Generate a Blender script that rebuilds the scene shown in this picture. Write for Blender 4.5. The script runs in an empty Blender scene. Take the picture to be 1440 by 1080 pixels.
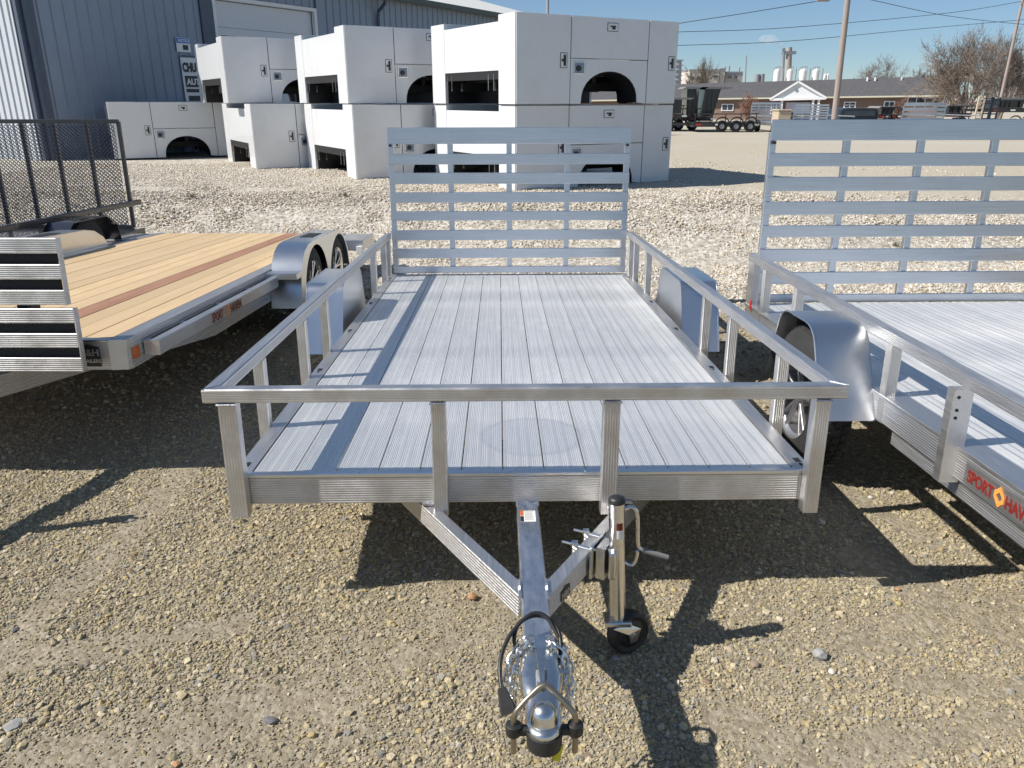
import bpy, bmesh, math, random
import numpy as np
from mathutils import Vector, Matrix
random.seed(7); rng = np.random.default_rng(7)
S = bpy.context.scene
COL = S.collection
rad = math.radians

# ------------------------------------------------------------------ camera, sky, sun, exposure
CAMH, FPX, PITCH = 1.78, 1100.0, math.atan(400/1100)
cd = bpy.data.cameras.new('camera'); cam = bpy.data.objects.new('camera', cd); COL.objects.link(cam)
cam.location = (0, 0, CAMH); cam.rotation_euler = (math.pi/2-PITCH, 0, 0)
cd.sensor_width = 36; cd.lens = 36*FPX/1440; cd.clip_start = 0.05; cd.clip_end = 5000
S.camera = cam
W = bpy.data.worlds.new('World'); S.world = W; W.use_nodes = True
wn = W.node_tree.nodes; wl = W.node_tree.links
sky = wn.new('ShaderNodeTexSky'); sky.sky_type = 'NISHITA'; sky.sun_disc = False
SUNV = Vector((-1.05, -0.20, 1.0)).normalized()
sky.sun_elevation = math.asin(SUNV.z); sky.sun_rotation = math.atan2(SUNV.x, SUNV.y) % (2*math.pi)
sky.altitude = 0; sky.air_density = 0.85; sky.dust_density = 0.0; sky.ozone_density = 4.0
wn['Background'].inputs['Strength'].default_value = 0.068
tint = wn.new('ShaderNodeMix'); tint.data_type = 'RGBA'; tint.blend_type = 'MULTIPLY'; tint.inputs[0].default_value = 1.0
tint.inputs[7].default_value = (0.86, 0.99, 1.10, 1)
wl.new(sky.outputs['Color'], tint.inputs[6]); pale = wn.new('ShaderNodeMix'); pale.data_type = 'RGBA'; pale.inputs[0].default_value = 0.22; pale.inputs[7].default_value = (3.6, 4.6, 5.6, 1)
wl.new(tint.outputs[2], pale.inputs[6]); wl.new(pale.outputs[2], wn['Background'].inputs['Color'])
sl = bpy.data.lights.new('sun', 'SUN'); sl.energy = 5.0; sl.angle = rad(0.53); sl.color = (1, 0.94, 0.86)
so = bpy.data.objects.new('sun', sl); COL.objects.link(so)
so.rotation_euler = SUNV.to_track_quat('Z', 'Y').to_euler(); so.location = (-10, -2, 12)
S.view_settings.view_transform = 'Standard'; S.view_settings.look = 'None'
S.view_settings.exposure = 0.42; S.view_settings.gamma = 1; S.view_settings.use_curve_mapping = False
S.cycles.use_denoising = True
S.cycles.max_bounces = 6; S.cycles.volume_bounces = 3; S.cycles.sample_clamp_indirect = 6

# ------------------------------------------------------------------ measuring helpers (pixel of the 1440x1080 photo -> point)
CW, SW = math.cos(PITCH), math.sin(PITCH)
def ray(px, py):
    a, b = (px-720)/FPX, -(py-540)/FPX
    return np.array([a, CW+b*SW, -SW+b*CW])
CP = np.array([0, 0, CAMH])
def gz(px, py, z=0.0):
    d = ray(px, py); return CP+d*(z-CAMH)/d[2]
def gy(px, py, Y):
    d = ray(px, py); return CP+d*(Y/d[1])
class Frame:
    def __init__(s, O, M): s.O = np.array(O, float); s.M = np.array(M, float)
    def _h(s, px, py, k, v):
        d = s.M.T@ray(px, py); c = s.M.T@(CP-s.O); return c+d*(v-c[k])/d[k]
    def X(s, px, py, v): return s._h(px, py, 0, v)
    def Y(s, px, py, v): return s._h(px, py, 1, v)
    def Z(s, px, py, v=0): return s._h(px, py, 2, v)
    def w(s, P): return s.O+s.M@np.array(P, float)
def yawtilt(O, yaw, tilt):
    y, t = rad(yaw), rad(tilt)
    fy = np.array([math.sin(y)*math.cos(t), math.cos(y)*math.cos(t), -math.sin(t)])
    fx = np.array([math.cos(y), -math.sin(y), 0]); fz = np.cross(fx, fy)
    return Frame(O, np.array([fx, fy, fz]).T)

# ------------------------------------------------------------------ materials
MATS = {}
def newmat(name):
    m = bpy.data.materials.new(name); m.use_nodes = True; MATS[name] = m
    nt = m.node_tree; return m, nt, nt.nodes['Principled BSDF']
def N(nt, typ, **k):
    n = nt.nodes.new(typ)
    for a, b in k.items():
        if a.startswith('i_'): n.inputs[a[2:].replace('_', ' ')].default_value = b
        else: setattr(n, a, b)
    return n
def ramp(nt, fac, stops):
    r = nt.nodes.new('ShaderNodeValToRGB'); nt.links.new(fac, r.inputs[0])
    el = r.color_ramp.elements
    while len(el) < len(stops): el.new(0.5)
    for e, (p, c) in zip(el, stops): e.position = p; e.color = (*c, 1) if len(c) == 3 else c
    return r.outputs[0]
def coords(nt, scale=(1, 1, 1), kind='Object'):
    t = nt.nodes.new('ShaderNodeTexCoord'); mp = nt.nodes.new('ShaderNodeMapping')
    nt.links.new(t.outputs[kind], mp.inputs[0]); mp.inputs['Scale'].default_value = scale
    return mp.outputs[0]
def noise(nt, vec, scale, detail=4, rough=0.55):
    n = N(nt, 'ShaderNodeTexNoise'); n.inputs['Scale'].default_value = scale
    n.inputs['Detail'].default_value = detail; n.inputs['Roughness'].default_value = rough
    nt.links.new(vec, n.inputs['Vector']); return n.outputs['Fac']
def mixc(nt, f, a, b, mode='MIX'):
    n = N(nt, 'ShaderNodeMix', data_type='RGBA', blend_type=mode)
    for s, v in ((n.inputs[0], f), (n.inputs[6], a), (n.inputs[7], b)):
        if isinstance(v, (int, float)): s.default_value = v
        elif isinstance(v, tuple): s.default_value = (*v, 1) if len(v) == 3 else v
        else: nt.links.new(v, s)
    return n.outputs[2]
def bump(nt, h, strength, dist, bs):
    b = nt.nodes.new('ShaderNodeBump'); b.inputs['Strength'].default_value = strength; b.inputs['Distance'].default_value = dist
    nt.links.new(h, b.inputs['Height']); nt.links.new(b.outputs[0], bs.inputs['Normal'])
def mapr(nt, f, a, b, lo=0.0, hi=1.0):
    n = nt.nodes.new('ShaderNodeMapRange'); nt.links.new(f, n.inputs[0])
    n.inputs[1].default_value = lo; n.inputs[2].default_value = hi; n.inputs[3].default_value = a; n.inputs[4].default_value = b
    return n.outputs[0]

def metal(name, c0, c1, rough, stretch=(1, 1, 1), rvar=0.12, bs_=0.15, metallic=1.0, nscale=6, patch=0.82):
    m, nt, b = newmat(name)
    v = coords(nt, stretch); n1 = noise(nt, v, nscale, 5, 0.6)
    v2 = coords(nt); n2 = noise(nt, v2, 1.7, 4, 0.6); n3 = noise(nt, v2, 140, 2)
    c = ramp(nt, n1, [(0.3, c0), (0.7, c1)])
    c = mixc(nt, mapr(nt, n2, 0.0, 0.35, 0.45, 0.75), c, tuple(x*patch for x in c0))
    nt.links.new(c, b.inputs['Base Color']); b.inputs['Metallic'].default_value = metallic
    nt.links.new(mapr(nt, n1, rough-rvar, rough+rvar, 0.3, 0.7), b.inputs['Roughness'])
    bump(nt, n3, bs_, 0.0006, b)
    return m
ALU = metal('mill_aluminium', (0.56, 0.55, 0.54), (0.72, 0.71, 0.70), 0.40, (1, 1, 1), 0.08, 0.3, 0.93, 9)
ALUX = metal('mill_aluminium_lengthwise', (0.58, 0.57, 0.56), (0.74, 0.73, 0.72), 0.40, (30, 0.8, 30), 0.08, 0.25, 0.93)
PLATE = metal('sheet_aluminium', (0.66, 0.68, 0.70), (0.74, 0.76, 0.78), 0.30, (1, 1, 1), 0.03, 0.03, 1.0, 2, 0.93)
GATEM = metal('gate_aluminium', (0.53, 0.57, 0.63), (0.67, 0.71, 0.77), 0.34, (0.6, 20, 40), 0.07, 0.12, 1.0, 5)
ZINC = metal('zinc_plate', (0.64, 0.64, 0.62), (0.80, 0.80, 0.78), 0.25, (1, 1, 1), 0.06, 0.03, 1.0, 12)
TONG = metal('brushed_tongue_aluminium', (0.56, 0.58, 0.62), (0.74, 0.76, 0.79), 0.33, (3, 1, 1), 0.10, 0.05, 0.95, 14)
SILV = metal('cast_alloy', (0.62, 0.62, 0.64), (0.8, 0.8, 0.82), 0.30, (1, 1, 1), 0.05, 0.05, 0.9, 8)
WELD = metal('weld_bead', (0.45, 0.46, 0.50), (0.70, 0.71, 0.74), 0.35, (1, 1, 1), 0.12, 0.6, 1.0, 120)
def deckmat():
    m, nt, b = newmat('deck_aluminium')
    v = coords(nt, (22, 0.45, 1)); n1 = noise(nt, v, 3.0, 6, 0.65)
    v0 = coords(nt); n2 = noise(nt, v0, 1.3, 4, 0.6); n3 = noise(nt, v0, 90, 3); n4 = noise(nt, v0, 9, 6, 0.7)
    oi = nt.nodes.new('ShaderNodeObjectInfo')
    c = ramp(nt, n1, [(0.25, (0.66, 0.67, 0.67)), (0.55, (0.82, 0.83, 0.82)), (0.8, (0.93, 0.93, 0.92))])
    c = mixc(nt, mapr(nt, n2, 0, 0.65, 0.44, 0.62), c, (0.92, 0.91, 0.89))  # whitish cloudy patches: deck sheen put into the colour
    c = mixc(nt, mapr(nt, n4, 0, 0.22, 0.58, 0.75), c, (0.45, 0.44, 0.43))
    c = mixc(nt, mapr(nt, oi.outputs['Random'], 0, 0.22), c, (0.50, 0.51, 0.53))
    # dried water ring worn on the boards
    ge = nt.nodes.new('ShaderNodeNewGeometry'); rc = gz(748, 612, 0.49)
    vm = N(nt, 'ShaderNodeVectorMath', operation='DISTANCE'); nt.links.new(ge.outputs['Position'], vm.inputs[0]); vm.inputs[1].default_value = tuple(rc)
    nd = N(nt, 'ShaderNodeMath', operation='MULTIPLY_ADD'); nt.links.new(n4, nd.inputs[0]); nd.inputs[1].default_value = 0.05; nt.links.new(vm.outputs['Value'], nd.inputs[2])
    disc = mapr(nt, nd.outputs[0], 1, 0, 0.225, 0.245); rim = ramp(nt, nd.outputs[0], [(0.0, (0, 0, 0)), (0.205, (0.1, 0.1, 0.1)), (0.228, (1, 1, 1)), (0.245, (0, 0, 0))])
    dm = N(nt, 'ShaderNodeMath', operation='MULTIPLY'); nt.links.new(disc, dm.inputs[0]); dm.inputs[1].default_value = 0.30
    c = mixc(nt, dm.outputs[0], c, (0.93, 0.93, 0.92)); c = mixc(nt, mapr(nt, rim, 0, 0.35), c, (0.55, 0.57, 0.60))
    nt.links.new(c, b.inputs['Base Color']); b.inputs['Metallic'].default_value = 0.72
    rg = N(nt, 'ShaderNodeMath', operation='MULTIPLY_ADD'); nt.links.new(disc, rg.inputs[0]); rg.inputs[1].default_value = -0.10; nt.links.new(mapr(nt, n2, 0.38, 0.55, 0.3, 0.7), rg.inputs[2])
    nt.links.new(rg.outputs[0], b.inputs['Roughness'])
    bump(nt, n3, 0.25, 0.0006, b); return m
DECK = deckmat()
def simple(name, col, rough=0.5, metallic=0.0, var=0.12, nscale=8, bstr=0.1, bd=0.001, bscale=60, coat=0.0, stretch=(1, 1, 1), dirt=None):
    m, nt, b = newmat(name); v = coords(nt, stretch); n1 = noise(nt, v, nscale, 5, 0.6)
    c = ramp(nt, n1, [(0.25, tuple(x*(1-var) for x in col)), (0.75, tuple(min(1, x*(1+var)) for x in col))])
    if dirt: c = mixc(nt, mapr(nt, noise(nt, coords(nt), 2.2, 6, 0.7), 0, dirt[3], 0.5, 0.72), c, dirt[:3])
    nt.links.new(c, b.inputs['Base Color']); b.inputs['Roughness'].default_value = rough
    b.inputs['Metallic'].default_value = metallic; b.inputs['Coat Weight'].default_value = coat
    bump(nt, noise(nt, coords(nt), bscale, 3), bstr, bd, b); return m
BLACKP = simple('black_paint', (0.018, 0.018, 0.022), 0.28, coat=0.4, dirt=(0.12, 0.10, 0.08, 0.25))
RUBBER = simple('tyre_rubber', (0.022, 0.022, 0.023), 0.8, var=0.3, dirt=(0.06, 0.053, 0.043, 0.4), bstr=0.3)
PLASTIC = simple('black_plastic', (0.02, 0.02, 0.021), 0.45)
TREAD = simple('black_grip_strip', (0.014, 0.014, 0.016), 0.8, bstr=0.8, bscale=200, bd=0.002)
WHITE = simple('white_enamel', (0.67, 0.685, 0.70), 0.26, var=0.02, coat=0.4, bstr=0.02, dirt=(0.50, 0.49, 0.45, 0.22))
GAPM = simple('dark_rubber_seal', (0.03, 0.03, 0.032), 0.7)
UNDER = simple('black_undercoat', (0.012, 0.012, 0.013), 0.6, bstr=0.4)
RED = simple('red_reflector', (0.45, 0.03, 0.02), 0.25); ORANGE = simple('orange_marker', (0.55, 0.12, 0.02), 0.25)
REDP = simple('red_vinyl', (0.19, 0.016, 0.012), 0.5); ORP = simple('orange_vinyl', (0.85, 0.30, 0.06), 0.4); WV = simple('white_vinyl', (0.8, 0.8, 0.78), 0.4, var=0.03)
BLKV = simple('black_vinyl', (0.02, 0.02, 0.022), 0.45); YEL = simple('yellow_tag_card', (0.80, 0.66, 0.02), 0.6, var=0.05)
BROWNP = simple('brown_print', (0.22, 0.06, 0.04), 0.5)
BLUEV = simple('blue_vinyl', (0.03, 0.16, 0.5), 0.5); BRASS = simple('oily_steel', (0.35, 0.30, 0.23), 0.35, 0.9)
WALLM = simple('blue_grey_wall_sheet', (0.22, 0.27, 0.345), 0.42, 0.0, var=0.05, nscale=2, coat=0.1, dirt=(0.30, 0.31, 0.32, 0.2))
TRIM = simple('dark_blue_trim', (0.07, 0.09, 0.13), 0.45); WTRIM = simple('white_door_trim', (0.72, 0.73, 0.74), 0.5, var=0.04)
DOORM = simple('overhead_door_paint', (0.62, 0.64, 0.68), 0.5, var=0.03); GREEN = simple('green_gutter', (0.06, 0.08, 0.075), 0.5)
ROOFM = simple('pale_roof_sheet', (0.68, 0.68, 0.64), 0.5, var=0.05)
GLASS = simple('window_glass', (0.035, 0.05, 0.07), 0.08, var=0.2, bstr=0.0)
SHINGLE = simple('roof_shingle', (0.085, 0.085, 0.09), 0.9, var=0.25, nscale=3, bstr=0.5, bscale=8, bd=0.02)
BEIGE = simple('beige_cladding', (0.52, 0.48, 0.42), 0.8, var=0.08, nscale=0.1)
TANKW = simple('white_tank_paint', (0.80, 0.79, 0.77), 0.5, var=0.04, nscale=0.3, dirt=(0.52, 0.38, 0.25, 0.5))
BARK = simple('grey_brown_bark', (0.22, 0.175, 0.145), 0.9, var=0.3, nscale=3)
POLEM = simple('weathered_pole_wood', (0.31, 0.26, 0.235), 0.85, var=0.25, nscale=5, stretch=(6, 6, 0.3))
STEELG = simple('grey_steel', (0.30, 0.31, 0.33), 0.5, 0.3); WIREM = simple('wire', (0.04, 0.045, 0.055), 0.6)
CRATE = simple('tan_crate_board', (0.45, 0.37, 0.27), 0.8); GREYS = simple('dull_grey_mat', (0.20, 0.20, 0.20), 0.8)
BUSHM = simple('reddish_twigs', (0.26, 0.15, 0.11), 0.9)
def brickmat():
    m, nt, b = newmat('red_brick'); v = coords(nt); br = N(nt, 'ShaderNodeTexBrick')
    nt.links.new(v, br.inputs['Vector'])
    br.inputs['Color1'].default_value = (0.26, 0.12, 0.08, 1); br.inputs['Color2'].default_value = (0.21, 0.10, 0.07, 1)
    br.inputs['Mortar'].default_value = (0.22, 0.15, 0.12, 1); br.inputs['Scale'].default_value = 3; br.inputs['Mortar Size'].default_value = 0.008
    nt.links.new(br.outputs[0], b.inputs['Base Color']); b.inputs['Roughness'].default_value = 0.9; return m
BRICK = brickmat()
def woodmat(name, a, bb, c_, var=0.25):
    m, nt, b = newmat(name); oi = nt.nodes.new('ShaderNodeObjectInfo')
    t = nt.nodes.new('ShaderNodeTexCoord'); ad = N(nt, 'ShaderNodeVectorMath', operation='MULTIPLY_ADD')
    cmb = nt.nodes.new('ShaderNodeCombineXYZ')
    for i in range(3): nt.links.new(oi.outputs['Random'], cmb.inputs[i])
    nt.links.new(cmb.outputs[0], ad.inputs[0]); ad.inputs[1].default_value = (37, 91, 13); nt.links.new(t.outputs['Object'], ad.inputs[2])
    mp = nt.nodes.new('ShaderNodeMapping'); nt.links.new(ad.outputs[0], mp.inputs[0]); mp.inputs['Scale'].default_value = (26, 1.1, 8)
    n1 = noise(nt, mp.outputs[0], 1.6, 7, 0.7)
    mp2 = nt.nodes.new('ShaderNodeMapping'); nt.links.new(ad.outputs[0], mp2.inputs[0]); mp2.inputs['Scale'].default_value = (5, 1.6, 1)
    n2 = noise(nt, mp2.outputs[0], 1.5, 3); vo = N(nt, 'ShaderNodeTexVoronoi'); vo.inputs['Scale'].default_value = 1.6
    nt.links.new(mp2.outputs[0], vo.inputs['Vector'])
    c = ramp(nt, n1, [(0.25, a), (0.5, bb), (0.78, c_)])
    c = mixc(nt, mapr(nt, n2, 0, 0.5, 0.5, 0.8), c, tuple(x*0.8 for x in a))
    c = mixc(nt, mapr(nt, vo.outputs['Distance'], 0.75, 0, 0.03, 0.09), c, tuple(x*0.35 for x in a))
    c = mixc(nt, mapr(nt, oi.outputs['Random'], 0, var), c, tuple(x*0.72 for x in bb))
    nt.links.new(c, b.inputs['Base Color']); b.inputs['Roughness'].default_value = 0.75
    bump(nt, n1, 0.35, 0.002, b); return m
WOOD = woodmat('treated_pine', (0.50, 0.35, 0.19), (0.62, 0.46, 0.27), (0.70, 0.54, 0.33), 0.9)
REDW = woodmat('red_brown_pine', (0.24, 0.12, 0.075), (0.32, 0.17, 0.105), (0.38, 0.21, 0.14), 0)

def groundmat():
    m, nt, b = newmat('dirt_and_gravel')
    g = nt.nodes.new('ShaderNodeNewGeometry'); P = g.outputs['Position']
    at = N(nt, 'ShaderNodeAttribute', attribute_name='pale')
    n1 = noise(nt, P, 0.9, 6, 0.6); n2 = noise(nt, P, 7, 6, 0.7); n3 = noise(nt, P, 60, 5, 0.7)
    vo = N(nt, 'ShaderNodeTexVoronoi'); vo.inputs['Scale'].default_value = 55; nt.links.new(P, vo.inputs['Vector'])
    dirt = ramp(nt, n2, [(0.25, (0.245, 0.212, 0.148)), (0.55, (0.300, 0.262, 0.188)), (0.8, (0.355, 0.315, 0.232))])
    dirt = mixc(nt, mapr(nt, n1, 0, 0.45, 0.4, 0.7), dirt, (0.275, 0.240, 0.175))
    pk = ramp(nt, vo.outputs['Color'], [(0.2, (0.17, 0.14, 0.10)), (0.5, (0.30, 0.26, 0.19)), (0.85, (0.46, 0.41, 0.33))])
    dirt = mixc(nt, mapr(nt, n3, 0.1, 0.75, 0.40, 0.62), dirt, pk)
    pv = N(nt, 'ShaderNodeTexVoronoi'); pv.inputs['Scale'].default_value = 26; nt.links.new(P, pv.inputs['Vector'])
    pale = ramp(nt, pv.outputs['Color'], [(0.15, (0.26, 0.235, 0.19)), (0.5, (0.44, 0.41, 0.35)), (0.9, (0.62, 0.59, 0.53))])
    road = ramp(nt, n2, [(0.3, (0.37, 0.33, 0.255)), (0.7, (0.47, 0.425, 0.335))])
    nl = noise(nt, P, 0.12, 6, 0.65)
    road = mixc(nt, mapr(nt, nl, 0, 0.75, 0.42, 0.62), road, (0.44, 0.42, 0.37))
    road = mixc(nt, mapr(nt, n3, 0, 0.5, 0.45, 0.7), road, (0.54, 0.50, 0.41))
    rd = N(nt, 'ShaderNodeAttribute', attribute_name='road')
    c = mixc(nt, at.outputs['Fac'], dirt, pale); c = mixc(nt, rd.outputs['Fac'], c, road)
    nt.links.new(c, b.inputs['Base Color']); b.inputs['Roughness'].default_value = 0.95; b.inputs['Specular IOR Level'].default_value = 0.2
    mx = N(nt, 'ShaderNodeMath', operation='MULTIPLY_ADD'); nt.links.new(vo.outputs['Distance'], mx.inputs[0]); mx.inputs[1].default_value = -0.5; nt.links.new(n3, mx.inputs[2])
    bump(nt, mx.outputs[0], 0.7, 0.012, b); return m
GROUND = groundmat()
def stonemat():
    m, nt, b = newmat('crushed_stone'); at = N(nt, 'ShaderNodeAttribute', attribute_name='stone')
    g = nt.nodes.new('ShaderNodeNewGeometry'); n1 = noise(nt, g.outputs['Position'], 160, 4, 0.6)
    c = mixc(nt, mapr(nt, n1, 0, 0.45, 0.4, 0.7), at.outputs['Color'], (0.16, 0.135, 0.10))
    nt.links.new(c, b.inputs['Base Color']); b.inputs['Roughness'].default_value = 0.85; b.inputs['Specular IOR Level'].default_value = 0.3
    return m
STONE = stonemat()

# ------------------------------------------------------------------ mesh builder
def unit(v): v = np.array(v, float); return v/np.linalg.norm(v)
def rprof(w, h, ribs=(0, 0, 0, 0), d=0.0016, c=0.003):
    """rectangle w x h with V grooves on (bottom, right, top, left)"""
    pts = []
    cs = [(-w/2, -h/2), (w/2, -h/2), (w/2, h/2), (-w/2, h/2)]
    for k in range(4):
        A = np.array(cs[k]); B = np.array(cs[(k+1) % 4]); L = np.linalg.norm(B-A); t = (B-A)/L; nrm = np.array([-t[1], t[0]])
        pts.append(A+t*c)
        n = ribs[k]
        if n:
            p = (L-4*c)/n
            for i in range(n):
                s = 2*c+p*(i+0.5)
                for q, e in ((-0.32, 0), (-0.16, d), (0.16, d), (0.32, 0)): pts.append(A+t*(s+q*p)+nrm*e)
        pts.append(B-t*c)
    return pts
class MB:
    def __init__(s): s.v = []; s.f = []
    def add(s, vs, fs):
        o = len(s.v); s.v += [tuple(map(float, p)) for p in vs]; s.f += [tuple(i+o for i in f) for f in fs]; return s
    def ext(s, prof, A, B, U, V=None, prof2=None):
        A = np.array(A, float); B = np.array(B, float); ax = unit(B-A); U = np.array(U, float)
        U = unit(U-ax*(U@ax)); V = np.cross(ax, U) if V is None else np.array(V, float)
        n = len(prof); p2 = prof2 or prof
        vs = [A+U*u+V*v for u, v in prof]+[B+U*u+V*v for u, v in p2]
        fs = [(i, (i+1) % n, n+(i+1) % n, n+i) for i in range(n)]+[tuple(range(n-1, -1, -1)), tuple(range(n, 2*n))]
        return s.add(vs, fs)
    def bar(s, A, B, w, h, up=(0, 0, 1), ribs=(0, 0, 0, 0), c=0.003, d=0.0016):
        """w across, h along up; ribs on (down, side+, up, side-)"""
        A = np.array(A, float); B = np.array(B, float); ax = unit(B-A); up = np.array(up, float); up = unit(up-ax*(up@ax))
        U = np.cross(up, ax)
        return s.ext(rprof(w, h, ribs, d, c), A, B, -U, up)
    def box(s, x0, x1, y0, y1, z0, z1, c=0.0):
        if c <= 0:
            vs = [(x, y, z) for x in (x0, x1) for y in (y0, y1) for z in (z0, z1)]
            return s.add(vs, [(0, 1, 3, 2), (4, 6, 7, 5), (0, 4, 5, 1), (2, 3, 7, 6), (0, 2, 6, 4), (1, 5, 7, 3)])
        bm = bmesh.new(); bmesh.ops.create_cube(bm, size=1)
        for v in bm.verts: v.co = Vector(((x0+x1)/2+v.co.x*(x1-x0), (y0+y1)/2+v.co.y*(y1-y0), (z0+z1)/2+v.co.z*(z1-z0)))
        bmesh.ops.bevel(bm, geom=bm.edges[:], offset=c, segments=2, affect='EDGES', profile=0.5)
        bm.verts.index_update(); s.add([v.co[:] for v in bm.verts], [[v.index for v in f.verts] for f in bm.faces]); bm.free(); return s
    def poly(s, pts, n, thick):
        """closed planar outline pts (3D), extruded by thick along n"""
        n = np.array(n, float)*thick; k = len(pts); p = [np.array(q, float) for q in pts]
        vs = p+[q+n for q in p]
        return s.add(vs, [tuple(range(k-1, -1, -1)), tuple(range(k, 2*k))]+[(i, (i+1) % k, k+(i+1) % k, k+i) for i in range(k)])
    def tube(s, pts, r, n=8, closed=False, caps=True):
        P = [np.array(p, float) for p in pts]; m = len(P); rs = r if hasattr(r, '__len__') else [r]*m
        ref = np.array([0, 0, 1.0]); rings = []
        for i in range(m):
            if closed: t = unit(P[(i+1) % m]-P[i-1])
            else: t = unit(P[min(i+1, m-1)]-P[max(i-1, 0)])
            if i == 0:
                if abs(t@ref) > 0.9: ref = np.array([1.0, 0, 0])
                U = unit(ref-t*(t@ref))
            else: U = unit(U-t*(t@U))
            V = np.array([t[1]*U[2]-t[2]*U[1], t[2]*U[0]-t[0]*U[2], t[0]*U[1]-t[1]*U[0]]); rings.append([P[i]+rs[i]*(math.cos(2*math.pi*k/n)*U+math.sin(2*math.pi*k/n)*V) for k in range(n)])
        return s.loft(rings, closed, caps)
    def loft(s, rings, closed=False, caps=True):
        m = len(rings); n = len(rings[0]); vs = [p for r in rings for p in r]; fs = []
        for i in range(m if closed else m-1):
            j = (i+1) % m
            for k in range(n): fs.append((i*n+k, i*n+(k+1) % n, j*n+(k+1) % n, j*n+k))
        if caps and not closed: fs += [tuple(range(n-1, -1, -1)), tuple((m-1)*n+k for k in range(n))]
        return s.add(vs, fs)
    def cyl(s, A, B, r, n=16, r2=None): return s.tube([A, B], [r, r if r2 is None else r2], n)
    def lathe(s, C, ax, prof, n=32, caps=True):
        """prof: (along, radius)"""
        C = np.array(C, float); ax = unit(ax); ref = np.array([0, 0, 1.0]) if abs(ax[2]) < 0.9 else np.array([1.0, 0, 0])
        U = unit(ref-ax*(ax@ref)); V = np.cross(ax, U)
        return s.loft([[C+ax*a+r*(math.cos(2*math.pi*k/n)*U+math.sin(2*math.pi*k/n)*V) for k in range(n)] for a, r in prof], False, caps)
    def torus(s, C, n, R, r, m=16, k=6, sx=1.0, U=None):
        C = np.array(C, float); n = unit(n); ref = np.array(U, float) if U is not None else (np.array([0, 0, 1.0]) if abs(n[2]) < 0.9 else np.array([1.0, 0, 0]))
        U = unit(ref-n*(n@ref)); V = np.cross(n, U)
        return s.tube([C+R*(sx*math.cos(a)*U+math.sin(a)*V) for a in np.linspace(0, 2*math.pi, m, endpoint=False)], r, k, closed=True)
    def mesh(s, name, mat, off=(0, 0, 0), smooth=None):
        me = bpy.data.meshes.new(name)
        v = np.array(s.v, float)-np.array(off, float)
        me.from_pydata(v.tolist(), [], s.f); me.materials.append(mat)
        bm = bmesh.new(); bm.from_mesh(me); bmesh.ops.recalc_face_normals(bm, faces=bm.faces); bm.to_mesh(me); bm.free()
        if smooth:
            for p in me.polygons: p.use_smooth = True
            me.set_sharp_from_angle(angle=rad(smooth))
        me.update(); return me
def tag(o, label=None, cat=None, group=None, kind=None):
    for k, v in (('label', label), ('category', cat), ('group', group), ('kind', kind)):
        if v: o[k] = v
    return o
class Thing:
    def __init__(s, name, label, cat, frame=None, base=(0, 0, 0), group=None, loc=None):
        """frame: authoring frame; base: point of that frame where the Empty stands"""
        s.e = bpy.data.objects.new(name, None); COL.objects.link(s.e); s.off = base; s.e.empty_display_size = 0.2
        if frame is not None:
            M = Matrix([[*frame.M[i], 0] for i in range(3)]+[[0, 0, 0, 1]]); M.translation = Vector(frame.w(base)); s.e.matrix_world = M
        elif loc is not None: s.e.location = loc; s.off = loc
        tag(s.e, label, cat, group)
    def part(s, name, mb, mat, parent=None, smooth=None, label=None):
        me = mb.mesh(name, mat, s.off, smooth) if isinstance(mb, MB) else mb
        o = bpy.data.objects.new(name, me); COL.objects.link(o); o.parent = parent or s.e
        if label: o['label'] = label
        return o
    def inst(s, name, me, loc, parent=None):
        o = bpy.data.objects.new(name, me); COL.objects.link(o); o.parent = parent or s.e
        p = np.array(loc, float)-np.array(s.off, float) if parent is None else np.array(loc, float)
        o.location = p; return o
    def text(s, name, txt, O, U, V, h, mat, parent=None, bold=0.0, wide=1.0, align='LEFT', shear=0.0):
        """flat letters with origin O (authoring coords), baseline dir U, up V"""
        cu = bpy.data.curves.new(name, 'FONT'); cu.body = txt; cu.size = h/0.72; cu.offset = bold; cu.extrude = 0.0006; cu.align_x = align; cu.resolution_u = 3; cu.shear = shear
        t = bpy.data.objects.new('t', cu); COL.objects.link(t); bpy.context.view_layer.update()
        me = bpy.data.meshes.new_from_object(t.evaluated_get(bpy.context.evaluated_depsgraph_get())); bpy.data.objects.remove(t)
        U = unit(U); V = unit(V); n = np.cross(U, V); O = np.array(O, float)-np.array(s.off, float)
        for v in me.vertices:
            q = O+U*v.co.x*wide+V*v.co.y+n*v.co.z; v.co = Vector(q)
        me.materials.clear(); me.materials.append(mat); me.name = name
        o = bpy.data.objects.new(name, me); COL.objects.link(o); o.parent = parent or s.e; return o

# ------------------------------------------------------------------ terrain
def vnoise(x, y, seed=0):
    xi = np.floor(x).astype(np.int64); yi = np.floor(y).astype(np.int64); fx = x-xi; fy = y-yi
    fx = fx*fx*(3-2*fx); fy = fy*fy*(3-2*fy)
    def hsh(a, b):
        h = (a*374761393+b*668265263+seed*1442695041) & 0xffffffff; h = ((h ^ (h >> 13))*1274126177) & 0xffffffff
        return ((h ^ (h >> 16)) & 0xffff)/65535.0
    return (hsh(xi, yi)*(1-fx)+hsh(xi+1, yi)*fx)*(1-fy)+(hsh(xi, yi+1)*(1-fx)+hsh(xi+1, yi+1)*fx)*fy
def fbm(x, y, o=4, seed=0):
    r = 0; a = 0.5
    for k in range(o): r = r+a*vnoise(x*2**k, y*2**k, seed+k); a *= 0.5
    return r
def sstep(x, a, b): t = np.clip((x-a)/(b-a), 0, 1); return t*t*(3-2*t)
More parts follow.
